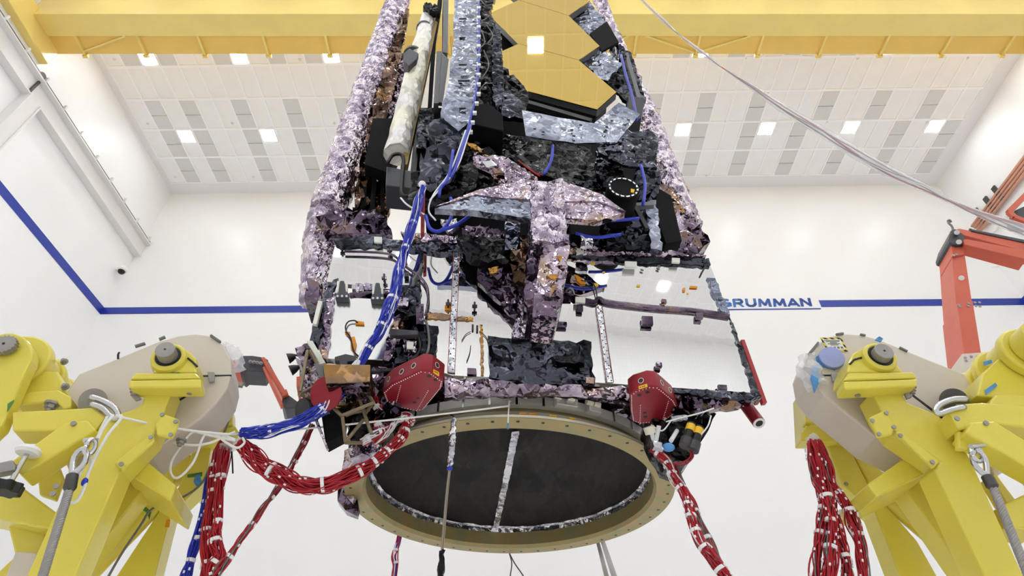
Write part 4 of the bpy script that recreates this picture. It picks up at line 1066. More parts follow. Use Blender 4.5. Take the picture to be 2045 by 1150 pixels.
film('side_film', 'foil_dark', [(1205, 440), (1260, 450), (1280, 495), (1210, 494)], .1, .05, .02, .05)
plate('dark_bay', 'matt_black', [(1138, 438), (1200, 440), (1196, 470), (1140, 468)], .13, .1)
plate('gap_panel', 'matt_black', [(1306, 370), (1340, 390), (1362, 480), (1330, 486), (1314, 440)], -.1, .2)
plate('strut_bar', 'frame_grey', [(1262, 405), (1306, 402), (1307, 409), (1264, 411)], .2, .05)
MB().bar(SF.at(1266, 410, .2), SF.at(1292, 458, .2), .035, .035).build('strut_bar', 'black', craft)
film('underside_film', 'foil_black', [(1010, 268), (1180, 292), (1196, 345), (1130, 362), (1070, 345), (985, 300)], -.3, .07, .02, .03)
film('underside_film', 'foil_black', [(1110, 345), (1200, 340), (1225, 375), (1180, 385), (1120, 362)], -.2, .05, .02, .03)
film('underside_film', 'foil_dark', [(1150, 365), (1205, 355), (1228, 392), (1205, 392)], -.1, .04, .02, .03)
# canister
P0 = SF.at(1245, 375, .42)
cn = MB().lathe([(.001, 0), (.135, 0), (.135, -.5), (.001, -.5)], P0, SF.n, 40).build('canister', 'matt_black', craft, autos=40)
MB().lathe([(.108, .004), (.122, .004), (.122, -.004), (.108, -.004)], P0 + SF.n * .003, SF.n, 40, closed=True).build('canister_ring', 'chrome', cn)
for k in range(16):
    a = 2 * PI * k / 16; c = P0 + (SF.e * math.cos(a) + SF.f * math.sin(a)) * .115 + SF.n * .006
    MB().cyl(c, c + SF.n * .006, .009, 6).build('canister_screw', 'black', cn)
plate('canister_tag', 'yellow_patch', [(1260, 376), (1268, 378), (1266, 384), (1260, 383)], .43, .01, cn)
# dark bulges left of centre
film('bulge_film', 'foil_dark', [(842, 300), (880, 284), (912, 290), (918, 330), (905, 362), (860, 372), (832, 362)], .2, .06, .045, .08)
film('bulge_film', 'foil_black', [(822, 340), (880, 350), (930, 330), (960, 320), (950, 380), (900, 410), (840, 420), (815, 400)], .1, .05, .03, .08)
film('bulge_film', 'foil_dark', [(895, 230), (935, 235), (930, 290), (905, 300), (870, 285), (850, 250)], .15, .05, .035, .06)
film('bulge_film', 'foil_black', [(930, 260), (1040, 350), (1010, 372), (930, 380), (905, 400)], -.05, .06, .03, .06)
film('window_frame_film', 'foil_purple', [(946, 306), (990, 308), (1060, 340), (1075, 358), (1010, 366), (975, 345), (944, 330)], .12, .035, .02, .05)
plate('window_film', 'radiator', [(962, 322), (982, 320), (992, 330), (972, 334)], .16, .02)
film('window_film', 'foil_brown', [(985, 336), (1000, 338), (1008, 346), (988, 346)], .16, .025, .004, .02)
film('gold_fringe', 'foil_amber', [(932, 284), (945, 286), (966, 298), (962, 304), (940, 294)], .15, .02, .008, .02)
for q in ([(1035, 320), (1060, 340), (1078, 352)], [(1055, 335), (1070, 346), (1084, 350)]): cable('red_lead', 'red_wire', q, .006, .2)
plate('red_pin', 'red_cover', [(841, 374), (849, 374), (847, 464), (840, 466)], .25, .05)
film('cable_tangle_cover', 'foil_silver', [(880, 440), (912, 436), (918, 452), (895, 462)], .2, .03, .02, .04)
for q in ([(905, 300), (900, 335), (893, 360), (880, 375), (877, 392)], [(940, 250), (925, 290), (912, 330), (900, 355)], [(900, 395), (905, 420), (892, 450), (875, 462), (858, 455), (850, 430)], [(945, 425), (925, 440), (905, 452), (880, 460)], [(1104, 290), (1102, 315), (1096, 332), (1086, 348)], [(1280, 330), (1288, 370), (1284, 410)], [(1150, 466), (1190, 474), (1240, 468)], [(1200, 440), (1230, 440), (1276, 436)], [(1240, 110), (1250, 150), (1262, 190), (1272, 240)]):
    cable('blue_lead', 'blue_wire', q, .014, .3)
for q in ([(930, 260), (900, 340), (866, 388), (856, 420), (870, 440)], [(940, 255), (915, 330), (880, 376), (858, 400)], [(1160, 470), (1168, 478), (1170, 490)], [(850, 430), (815, 410), (800, 395)]):
    cable('white_lead', 'tie', q, .007, .3)
film('clamp_film', 'foil_silver', [(1162, 470), (1186, 474), (1184, 492), (1160, 490)], .16, .02, .006, .03)

# ---- gold mirror
MP = facing(3.72, -1.2, 0.25, 0.0)
hexes = [[(979, 112), (1035, 87), (1156, 120), (1232, 184), (1193, 219), (1054, 182)],
         [(975, 27), (1035, 0), (1136, 31), (1198, 92), (1156, 120), (1035, 87)],
         [(972, -52), (1030, -75), (1118, -48), (1177, 3), (1136, 31), (1035, 0)]]
for h in hexes:
    cx_ = sum(p[0] for p in h) / 6; cy2 = sum(p[1] for p in h) / 6
    hs = [(cx_ + (x - cx_) * .994, cy2 + (y - cy2) * .994) for x, y in h]
    o = MB().slab(hs, MP, .012, 0).build('mirror_segment', 'gold', craft)
    MB().slab(hs, MP, .10, -.0125).build('segment_backing', 'frame_grey', o, bevel=.004)
plate('mirror_backplane', 'matt_black', [(985, 60), (1150, 60), (1215, 180), (1190, 240), (1060, 215)], -.2, .5, pl=MP)
plate('mirror_skirt', 'matt_black', [(1052, 184), (1192, 221), (1188, 250), (1050, 208)], -.1, .25, pl=MP)
MB().bar(MP.at(1050, 206, .0), MP.at(1180, 244, .0), .06, .06).build('lower_rail', 'black', craft)
film('notch_film', 'foil_grey', [(1138, 34), (1177, 4), (1206, 36), (1222, 74), (1200, 92)], -.12, .05, .015, .02, pl=MP)
plate('notch_panel', 'matt_black', [(1178, 66), (1212, 42), (1236, 84), (1202, 102)], -.05, .03, pl=MP)
film('notch_film', 'foil_grey', [(1158, 121), (1198, 94), (1242, 126), (1214, 160), (1196, 156)], -.08, .05, .015, .02, pl=MP)
film('notch_film', 'foil_dark', [(1205, 160), (1240, 125), (1285, 210), (1262, 220), (1236, 186)], -.2, .05, .02, .04, pl=MP)
film('wing_film', 'foil_dark', [(1205, 30), (1225, 80), (1262, 108), (1290, 200), (1262, 214), (1240, 160), (1222, 110)], -.35, .05, .02, .05, pl=MP)
MB().bar(MP.at(1250, 108, -.2), MP.at(1276, 200, -.2), .05, .05).build('wing_bar', 'frame_grey', craft)
plate('wing_box', 'black', [(1254, 190), (1288, 196), (1281, 236), (1256, 242)], -.1, .3, pl=MP)
film('latch_film', 'foil_dark', [(1228, 88), (1246, 92), (1252, 112), (1236, 118)], -.1, .025, .02, .05, pl=MP)

# ---- left side of the telescope: sleeve, rods, frames
film('wing_sleeve', 'foil_grey', [(908, -12), (958, -12), (957, 60), (955, 130), (948, 205), (940, 240), (916, 262), (888, 240), (880, 225), (896, 160), (906, 80)], .2, .08, .009, .10, edge=.1)
for y, w in ((36, 12), (160, 18), (215, 10), (128, 12), (74, 9)):
    plate('sleeve_tab', 'black', [(920 - w * .3, y - .7), (920 + w, y - .7), (920 + w, y + .9), (920 - w * .3, y + .9)], .225, .015)
cable('blue_lead', 'blue_wire', [(956, 5), (957, 70), (956, 130), (948, 200), (936, 250), (920, 300), (905, 340)], .012, .26)
for k in range(14): plate('wire_tie', 'tie', [(952 - max(0, k - 9) * 4, 12 + k * 19), (960 - max(0, k - 9) * 4, 12 + k * 19), (960 - max(0, k - 9) * 4, 16 + k * 19), (952 - max(0, k - 9) * 4, 16 + k * 19)], .28, .03)
film('inner_film', 'foil_black', [(956, -12), (990, -12), (978, 28), (1000, 60), (985, 110), (1056, 185), (1050, 225), (1000, 222), (945, 210), (956, 110)], -.05, .06, .03, .08)
film('inner_film', 'foil_dark', [(984, 40), (1000, 60), (1002, 100), (1010, 190), (1000, 220), (985, 200)], .02, .05, .02, .05)
for q in ([(962, 60), (968, 84), (958, 96)], [(966, 100), (976, 130), (962, 158)], [(958, 180), (968, 168), (984, 166)], [(960, 0), (970, 10), (985, 8)], [(972, 50), (984, 70), (974, 86)]): cable('white_lead', 'grey_wire', q, .006, .06)
plate('deck_box', 'matt_black', [(942, 208), (976, 206), (1004, 228), (1006, 262), (938, 246)], .14, .5, bevel=.01)
film('gusset_film', 'foil_dark', [(1008, 180), (1018, 178), (1058, 225), (1045, 236), (1000, 232)], .1, .04, .015, .05)
# cream roll
PRL = facing(3.9, 8, -.6)
cr0, cr1 = PRL.at(858, 22), PRL.at(792, 308)
m_ = rumpled_tube([cr0, cr0.lerp(cr1, .35), cr1], [.09, .125, .135], 16, .006, .1, 12); m_.build('cream_roll', 'foil_cream', craft)
plate('roll_side', paint('ochre grid edge', (.62, .52, .28), .5, var=.2, scale=20), [(868, 40), (874, 44), (814, 328), (800, 330)], .02, .1, pl=PRL)
for px_, w in (((848, 58), .14), ((826, 112), .165)):
    c = PRL.at(*px_); D = (cr1 - cr0).normalized()
    MB().cyl(c - D * .02, c + D * .02, w * .82, 24).build('roll_strap', 'grey_part', craft)
plate('roll_bracket', 'grey_part', [(806, 106), (818, 96), (836, 106), (832, 118), (816, 132), (806, 122)], .2, .15, pl=PRL, bevel=.01)
film('roll_end', 'foil_black', [(845, 12), (852, 5), (872, 10), (878, 26), (858, 22)], .15, .025, .02, .08, pl=PRL)
cable('roll_strap', 'black', [(774, 325), (784, 310), (800, 308), (806, 320), (804, 350), (802, 385), (812, 392), (822, 388)], .02, .15, pl=PRL)
for px, t in (([(885, -12), (896, -12), (894, 106), (884, 104)], .25), ([(872, 102), (882, 102), (876, 206), (866, 206)], .25), ([(882, 104), (896, 118), (884, 205), (876, 204)], .05)):
    plate('wing_frame', 'frame_grey', px, .1, t, pl=PRL)
plate('tower_post', 'matt_black', [(876, -12), (884, -12), (872, 60), (866, 150), (862, 215), (854, 215), (860, 120), (866, 60)], 0, .2, pl=PRL)
plate('tower_post', 'black', [(840, 216), (852, 216), (836, 300), (828, 372), (818, 372), (824, 300)], .05, .2, pl=PRL)
plate('tower_panel', 'matt_black', [(744, 236), (792, 236), (800, 300), (776, 345), (728, 328)], -.25, .15, pl=PRL)
plate('tower_box', 'grey_part', [(772, 332), (826, 342), (824, 376), (770, 370)], .1, .3, pl=PRL, bevel=.008)
plate('tower_panel', 'matt_black', [(832, 215), (900, 215), (905, 300), (832, 380), (820, 340)], -.1, .3, pl=PRL)
film('tower_film', 'foil_dark', [(838, 222), (862, 215), (872, 260), (850, 300), (832, 300)], .1, .05, .02, .04, pl=PRL)

# ---- the sunshield pallets behind: crushed foil edges
PU = facing(4.55, 8, 0)
def edge_tube(name, m, px, r, seed, amp=.02, n=18, flat=(1, 1)):
    rumpled_tube([PU.at(x, y) for x, y in px], r, n, amp * .7, .05, seed, flat=flat).build(name, m, craft)
edge_tube('pallet_edge', 'foil_pale', [(804, -25), (775, 60), (752, 130), (724, 210), (696, 300), (672, 370), (655, 425)], [.19, .19, .19, .19, .2, .2, .2], 21, .022, 18)
edge_tube('pallet_edge', 'foil_pale', [(650, 440), (642, 500), (636, 560), (632, 600)], [.19, .18, .17, .16], 22)
edge_tube('pallet_edge', 'foil_pale', [(1190, -25), (1218, 60), (1256, 150), (1290, 230), (1316, 310), (1342, 390), (1368, 455)], [.1, .12, .14, .16, .18, .2, .2], 23, .03)
film('pallet_lining', 'foil_brown', [(806, 34), (816, 20), (800, 110), (790, 160), (775, 215), (752, 262), (744, 330), (722, 400), (704, 430), (716, 350), (748, 200), (776, 110)], .12, .07, .05, .06, pl=PU)
film('pallet_lining', 'foil_purple', [(782, 92), (806, 108), (818, 148), (800, 238), (756, 240), (750, 205)], -.05, .06, .03, .04, pl=PU)
film('pallet_lining', 'foil_brown', [(716, 338), (742, 332), (776, 346), (780, 420), (766, 470), (716, 432), (708, 400)], .02, .07, .07, .05, pl=PU)
for q in ([(722, 350), (734, 342), (730, 410), (716, 420)], [(744, 350), (752, 350), (748, 420), (738, 420)], [(760, 356), (766, 360), (768, 420), (760, 425)]):
    plate('pallet_slot', 'matt_black', q, .1, .02, pl=PU)
film('pallet_corner', 'foil_violet', [(630, 432), (664, 420), (752, 424), (770, 440), (784, 474), (720, 466), (690, 462), (646, 448)], .3, .07, .05, .2, pl=PU)
film('pallet_corner', 'foil_violet', [(1322, 474), (1360, 462), (1396, 450), (1418, 484), (1398, 500), (1378, 512), (1330, 506)], .3, .07, .05, .2, pl=PU)
film('pallet_corner', 'foil_purple', [(1352, 420), (1380, 432), (1404, 462), (1370, 474), (1350, 470)], .25, .06, .03, .1, pl=PU)
film('pallet_lining', 'foil_brown', [(1320, 360), (1345, 380), (1372, 440), (1352, 462), (1336, 420)], .22, .05, .02, .05, pl=PU)
film('pallet_knob', 'foil_purple', [(1256, 120), (1268, 122), (1268, 134), (1258, 136)], .2, .03, .01, .1, pl=PU)
film('corner_box', 'foil_violet', [(612, 556), (640, 554), (636, 600), (608, 598)], -.2, .06, .01, .3)

# ---- lower left thruster cluster and its struts
TL = SF.off(.0)
film('thruster_pod', 'foil_purple', [(588, 692), (612, 680), (640, 722), (652, 760), (640, 775), (606, 745), (600, 720), (590, 716)], -.05, .04, .03, .2)
for tip, base, r in (((575, 716), (592, 710), 9), ((580, 740), (598, 732), 9)):
    a, b_ = SF.at(*tip, -.05), SF.at(*base, -.05)
    MB().tube([a, a.lerp(b_, .5), b_], [.038, .028, .012], 20).build('thruster_nozzle', 'black', craft, autos=50)
film('thruster_pod', 'foil_purple', [(600, 760), (632, 752), (640, 800), (620, 812), (602, 800)], -.1, .04, .02, .15)
bx = plate('amber_box', 'foil_amber', [(646, 726), (740, 728), (739, 762), (650, 766)], .24, .3, bevel=.006)
film('amber_box_skirt', 'foil_violet', [(648, 758), (740, 756), (738, 772), (690, 770), (654, 774)], .23, .025, .008, .2, bx)
plate('box_bracket', 'frame_grey', [(626, 725), (646, 730), (648, 760), (640, 756)], .2, .02, bx)
dc = SF.at(652, 786, .16)
ax_ = (V((-.25, -1, -.55))).normalized()
cv = MB(); cv.cyl(dc, dc + ax_ * .012, .107, 48); o = cv.build('cover_disc', 'red_cover', craft, bevel=.003, autos=40)
MB().bar(dc + ax_ * .013 + V((-.01, 0, .02)), dc + ax_ * .013 + V((.025, 0, .025)), .016, .003, up=ax_).build('cover_tag', 'yellow_patch', o)
d2 = SF.at(692, 800, -.14); MB().cyl(d2, d2 + ax_ * .1, .12, 40, .105).build('antenna_drum', 'black', craft, autos=40)
MB().lathe([(.108, 0), (.124, 0), (.124, -.012), (.108, -.012)], d2 + ax_ * .105, ax_, 40, closed=True).build('drum_rim', 'tan_strut', craft, autos=40)
d3 = SF.at(628, 818, .0); MB().cyl(d3, d3 + V((-.5, -.6, -.4)).normalized() * .09, .075, 32).build('drum', 'grey_part', craft, autos=40)
pbx = MB(); pbx.slab([(642, 830), (690, 816), (684, 868), (650, 886)], SF, .12, .02); pbx.build('sensor_box', 'matt_black', craft, bevel=.005)
plate('sensor_shade', 'foil_pale', [(628, 838), (634, 836), (652, 884), (648, 886)], .05, .1)
def strut(a, b_, r=.011, da=.1, db=.1, name='strut', m='tan_strut'):
    MB().cyl(SF.at(*a, da), SF.at(*b_, db), r, 10).build(name, m, craft, autos=50)
for a, b_, da, db in (((614, 700), (600, 782), .12, .16), ((597, 788), (626, 772), .16, .1), ((597, 788), (630, 796), .16, .05), ((612, 790), (640, 806), .16, .0), ((618, 700), (652, 760), .1, .05),
                      ((682, 830), (746, 804), .16, .16), ((684, 832), (690, 882), .16, .1), ((745, 804), (730, 826), .16, .0), ((690, 882), (726, 838), .1, .05), ((668, 816), (684, 832), .1, .16),
                      ((714, 784), (736, 850), .05, .1), ((728, 776), (746, 804), .05, .16), ((694, 826), (738, 818), .0, .05), ((736, 850), (742, 866), .1, .1), ((690, 884), (722, 884), .1, .0), ((690, 830), (716, 820), 0, 0)):
    strut(a, b_, .011, da, db)
film('cluster_core', 'foil_black', [(690, 770), (770, 760), (800, 800), (770, 850), (740, 880), (700, 880), (690, 840)], -.15, .05, .04, .3)
film('cluster_core', 'foil_violet', [(745, 770), (800, 775), (800, 830), (770, 850), (750, 830)], -.05, .03, .035, .1)
film('cluster_core', 'foil_pale', [(694, 885), (726, 878), (760, 890), (738, 910), (700, 915)], -.2, .035, .03, .1)
film('foot_film', 'foil_violet', [(676, 965), (694, 960), (716, 1012), (712, 1028), (690, 1020), (674, 1000)], -1.5, .08, .04, .1)
film('foot_film', 'foil_purple', [(688, 900), (724, 890), (724, 960), (704, 1004), (684, 985)], -1.45, .07, .03, .06)
cable('black_hose', 'black', [(830, 655), (838, 700), (800, 735), (770, 740), (740, 745)], .012, .03)
# right-hand lower equipment
film('valve_bay', 'foil_black', [(1300, 820), (1350, 812), (1420, 818), (1428, 830), (1395, 890), (1370, 926), (1340, 915), (1318, 880), (1304, 850)], -.15, .05, .035, .3)
for a, b_ in (((1381, 846), (1372, 876)), ((1397, 853), (1388, 884))):
    p, q = SF.at(*a, .06), SF.at(*b_, .06); o = MB().cyl(p, q, .028, 16).build('valve', 'black', craft, autos=40)
    MB().cyl(p.lerp(q, .1), p.lerp(q, .5), .029, 16).build('valve_label', 'yellow_patch', o, autos=40)
    MB().cyl(q, q + (q - p) * .5, .038, 16).build('valve_body', 'grey_part', o, autos=40)
for q in ([(1330, 842), (1370, 832), (1400, 824), (1426, 815)], [(1300, 848), (1322, 860), (1340, 840)], [(1420, 830), (1414, 850), (1400, 868)]): cable('white_lead', 'tie', q, .005, .08)
for q in ([(1380, 900), (1384, 912), (1370, 926), (1350, 928)], [(1376, 895), (1380, 910), (1366, 922), (1346, 926)]): cable('lead', 'red_cover', q, .006, .05)
film('cuff', 'foil_silver', [(1340, 832), (1372, 828), (1374, 836), (1344, 842)], .08, .02, .006, .02)
for a, b_ in (((1300, 858), (1306, 880)), ((1340, 880), (1352, 860)), ((1316, 850), (1308, 890))): strut(a, b_, .014, .1, .02, 'pipe_stub', 'tie')
strut((1295, 852), (1300, 866), .035, .14, .12, 'connector_plug', 'alloy_pale')
film('cable_bag', 'foil_silver', [(1302, 878), (1322, 884), (1326, 896), (1306, 892)], .12, .02, .012, .05)
MB().ball(SF.at(1335, 893, .1), .03, 8, (1.3, 1, .9)).build('blue_bag', 'tape_blue', craft, smooth=True)

# ---- adapter ring
RC = V((-.02, 4.89, 3.7)); RR_ = 1.352
ring = MB().lathe([(1.205, 0), (RR_, 0), (RR_, .022), (1.285, .032), (1.255, .10), (1.245, .13), (1.225, .13), (1.20, .2), (1.19, .22), (1.185, .03)], RC, n=160, closed=True).build('adapter_ring', 'alloy', craft, autos=35)
MB().lathe([(RR_ + .0015, .003), (RR_ + .0015, .020), (1.30, .033), (1.258, .10), (1.262, .10), (1.31, .036), (RR_ + .003, .021)], RC, n=160, closed=True).build('ring_outer_face', 'alloy_pale', ring, autos=35)
band = MB().lathe([(1.25, .13), (1.30, .135), (1.305, .20), (1.25, .205)], RC, n=160, closed=True).build('clamp_band', 'band', ring, autos=35)
for k in range(48):
    a = 2 * PI * (k + .35) / 48; c = RC + V((math.cos(a), math.sin(a), 0)) * 1.30
    MB().cyl(c - V((0, 0, .0015)), c + V((0, 0, .01)), .0125, 10).build('bolt_hole', 'black', ring)
for k in range(22):
    a = 2 * PI * k / 44 + PI + .04; c = RC + V((math.cos(a), math.sin(a), 0)) * 1.306
    MB().box(c + V((0, 0, .168)), (.01, .016, .084), Matrix.Rotation(a, 3, 'Z')).build('band_clip', 'chrome', band)
for k in range(20):
    a = PI + PI * (k + .5) / 20; u = V((math.cos(a), math.sin(a), 0)); c = RC + u * 1.268 + V((0, 0, .072)); nn = (u + V((0, 0, .45))).normalized()
    m_ = MB().cyl(c - nn * .01, c + nn * .004, .024, 16); m_.build('port_hole', 'alloy', ring, autos=40)
for a_, L_ in ((-PI / 2 + .30, .16), (-PI / 2 + .46, .10)):
    u = V((math.cos(a_), math.sin(a_), 0)); R_ = Matrix.Rotation(a_, 3, 'Z')
    o = MB().box(RC + u * 1.33 + V((0, 0, .165)), (.06, L_, .085), R_).build('band_tensioner', 'band', band, bevel=.006)
    for s in (-1, 1): MB().cyl(RC + u * 1.37 + V((0, 0, .175)) + R_ @ V((0, s * L_ * .3, 0)), RC + u * 1.37 + V((0, 0, .175)) + R_ @ V((0, s * L_ * .3 - .05, 0)), .02, 12).build('tensioner_nut', 'alloy_pale', o)
for a_, m in ((-PI / 2 + .12, 'tape_orange'), (-PI / 2 + .07, 'tape_orange'), (-PI / 2 + .22, 'yellow_patch'), (-PI / 2 + .32, 'yellow_patch')):
    u = V((math.cos(a_), math.sin(a_), 0)); MB().box(RC + u * 1.335 + V((0, 0, .032)), (.04, .05, .006), Matrix.Rotation(a_, 3, 'Z')).build('ring_tape', m, ring)
# membrane closing the ring, its taped rim and the tape across it
rm = MB(); N_, K_ = 72, 16
for i in range(K_ + 1):
    for j in range(N_):
        r = 1.19 * i / K_; a = 2 * PI * j / N_
        w = 0 if i == K_ else .012 * noise.noise(V((math.cos(a) * r * 2.5, math.sin(a) * r * 2.5, 1.3))) + .004 * math.sin(a * 40) * (i / K_) ** 4
        rm.v.append(RC + V((math.cos(a) * r, math.sin(a) * r, .205 + w)))
for i in range(K_):
    for j in range(N_):
        b_ = i * N_; rm.f.append((b_ + j, b_ + (j + 1) % N_, b_ + N_ + (j + 1) % N_, b_ + N_ + j))
mem = rm.build('closing_membrane', 'membrane', ring, smooth=True)
tp = MB(); r_ = random.Random(4)
for i in range(120):
    a = 2 * PI * i / 120; u = V((math.cos(a), math.sin(a), 0))
    for q, h in ((1.186, .15), (1.184, .19), (1.16, .20)):
        tp.v.append(RC + u * (q + r_.uniform(-.004, .002)) + V((0, 0, h + r_.uniform(-.006, .004))))
for i in range(120):
    for j in range(2): a, b_ = i * 3 + j, ((i + 1) % 120) * 3 + j; tp.f.append((a, b_, b_ + 1, a + 1))
tp.build('rim_tape', 'foil_silver', mem)
zm = level(RC.z + .195)
st_ = [zm.at(x, y) for x, y in ((1030, 860), (1022, 900), (1010, 960), (998, 1015), (990, 1052))]
m_ = MB(); r_ = random.Random(9)
for i in range(41):
    f = i / 40 * 4; j = min(3, int(f)); p = st_[j].lerp(st_[j + 1], f - j)
    for s in (-1, 1): m_.v.append(p + V((s * .028 + r_.uniform(-.003, .003), 0, r_.uniform(-.006, .006) - .008)))
for i in range(40): m_.f.append((2 * i, 2 * i + 1, 2 * i + 3, 2 * i + 2))
for i in range(40): pass
m_.build('cross_tape', 'foil_silver', mem)
plate('paper_tag', 'paper', [(1082, 1064), (1092, 1063), (1092, 1074), (1083, 1075)], 0, .004, ring, pl=Plane(RC + V((0, 1.2, 0)), (0, -1, 0)))

# ================================================================ removable red covers, rods
ZT = level(3.75)
def red_tray(label, px, h, tag_q, wall_holes, under_holes, seams):
    base = [ZT.at(x, y) for x, y in px]
    t = thing('protective_cover', label, 'cover', sum(base, V()) / len(base))
    sh = MB().prism(base, (0, 0, h)).build('shell', 'red_cover', t, bevel=.012, seg=3, autos=50)
    c = sum(base, V()) / len(base)
    ins = [c + (p - c) * .93 for p in base]
    rv = MB()
    n = len(ins)
    for i in range(n):
        a, b_ = ins[i], ins[(i + 1) % n]; k = max(1, int((b_ - a).length / .019))
        for j in range(k):
            p = a.lerp(b_, j / k); rv.cyl(p - V((0, 0, .003)), p + V((0, 0, .002)), .0036, 6)
    for (x0, y0), (x1, y1) in seams:
        a, b_ = ZT.at(x0, y0), ZT.at(x1, y1); k = int((b_ - a).length / .022)
        for j in range(k + 1):
            p = a.lerp(b_, j / max(1, k)); rv.cyl(p - V((0, 0, .003)), p + V((0, 0, .002)), .003, 6)
    rv.build('rivets', 'tie', t)['kind'] = 'stuff'
    for x, y, r in under_holes:
        p = ZT.at(x, y); MB().cyl(p - V((0, 0, .0015)), p + V((0, 0, .004)), r, 20).build('vent_hole', 'black', t)
    for x, y, i in wall_holes:                      # i = outline edge the hole sits in
        a, b_ = base[i], base[(i + 1) % n]; nn = V((0, 0, 1)).cross(b_ - a).normalized()
        if nn.dot(a - c) < 0: nn = -nn
        p = Plane(a, nn).at(x, y)
        MB().cyl(p - nn * .004, p + nn * .0015, .017, 20).build('vent_hole', 'black', t)
        MB().lathe([(.016, .002), (.0195, .002), (.0195, -.003), (.016, -.003)], p, nn, 20, closed=True).build('hole_rim', 'alloy_pale', t)
    q, i = tag_q
    a, b_ = base[i], base[(i + 1) % n]; nn = V((0, 0, 1)).cross(b_ - a).normalized()
    if nn.dot(a - c) < 0: nn = -nn
    pl = Plane(a, nn)
    o = MB().slab(q, pl, .004, .003).build('tag', 'yellow_patch', t)
    ax, ay = q[0]; bx_, by = q[1]; 
    for f in (.15, .4, .62): MB().bar(pl.at(ax + (bx_ - ax) * f, ay + (by - ay) * f + 3.5, .004), pl.at(ax + (bx_ - ax) * (f + .16), ay + (by - ay) * (f + .16) + 3.5, .004), .006, .003, up=nn).build('tag_print', 'rail_edge', o)
red_tray('red tray-shaped protective cover near the right end of the bus above the ring',
         [(1258, 788), (1268, 780), (1297, 771), (1313, 772), (1326, 782), (1347, 800), (1357, 820), (1326, 843), (1278, 847), (1263, 842), (1259, 820)], .125,
         ([(1275, 771), (1292, 766), (1293, 772), (1276, 777)], 1), [(1280, 760, 1), (1322, 764, 4), (1338, 779, 4)], [(1277, 789, .014), (1293, 783, .014), (1288, 824, .013), (1289, 832, .013)],
         [((1279, 809), (1278, 846)), ((1335, 801), (1322, 843))])
red_tray('larger red protective cover left of centre above the ring, beside the blue cable bundle',
         [(764, 784), (781, 768), (842, 739), (860, 741), (886, 760), (883, 774), (846, 819), (832, 822), (789, 813), (770, 801)], .13,
         ([(866, 737), (877, 743), (877, 751), (866, 744)], 3), [(802, 742, 1), (826, 730, 1), (776, 757, 0), (873, 729, 3)], [(857, 751, .014), (870, 758, .013), (828, 804, .013), (835, 795, .01)],
         [((800, 770), (789, 812)), ((855, 780), (832, 820))])
for q in ([(785, 801), (788, 801), (785, 812), (782, 812)], [(1327, 833), (1330, 834), (1327, 844), (1324, 843)]):
    p = [ZT.at(x, y) - V((0, 0, .002)) for x, y in q]
    MB().prism(p, (0, 0, .002)).build('paper_strip', 'paper', [o for o in bpy.data.objects if o.name.startswith('protective_cover')][1 if q[0][0] < 1000 else 0])
rc = thing('sensor_cap', 'dark red cylindrical cap pointing down at the lower right corner of the bus', 'cap', SF.at(1500, 826, -.1))
a, b_ = SF.at(1484, 802, -.16), SF.at(1516, 845, -.06); D = (b_ - a).normalized()
MB().cyl(a, b_, .043, 40).build('cap_body', 'red_cover', rc, bevel=.003, autos=40)
MB().lathe([(.026, .004), (.041, .004), (.041, -.003), (.026, -.003)], b_, D, 40, closed=True).build('end_ring', 'tie', rc)
MB().cyl(b_ - D * .01, b_ + D * .001, .026, 30).build('bore', 'black', rc)
for _p in ((1486, 700), (1508, 762)): MB().bar(SF.at(_p[0] - 8, _p[1], -.05), SF.at(_p[0] + 2, _p[1], -.08), .02, .02).build('rod_standoff', 'grey_part', craft)
gr = thing('guard_rod', 'pair of slim red guard rods standing off the right edge of the bus', 'rod', SF.at(1505, 740, -.35))
MB().slab([(1480, 678), (1487, 678), (1532, 803), (1524, 804)], SF, .04, -.06).build('rod', 'red_rod', gr)
MB().slab([(1500, 772), (1505, 772), (1517, 803), (1510, 804)], SF, .04, -.16).build('rod', 'red_rod', gr)

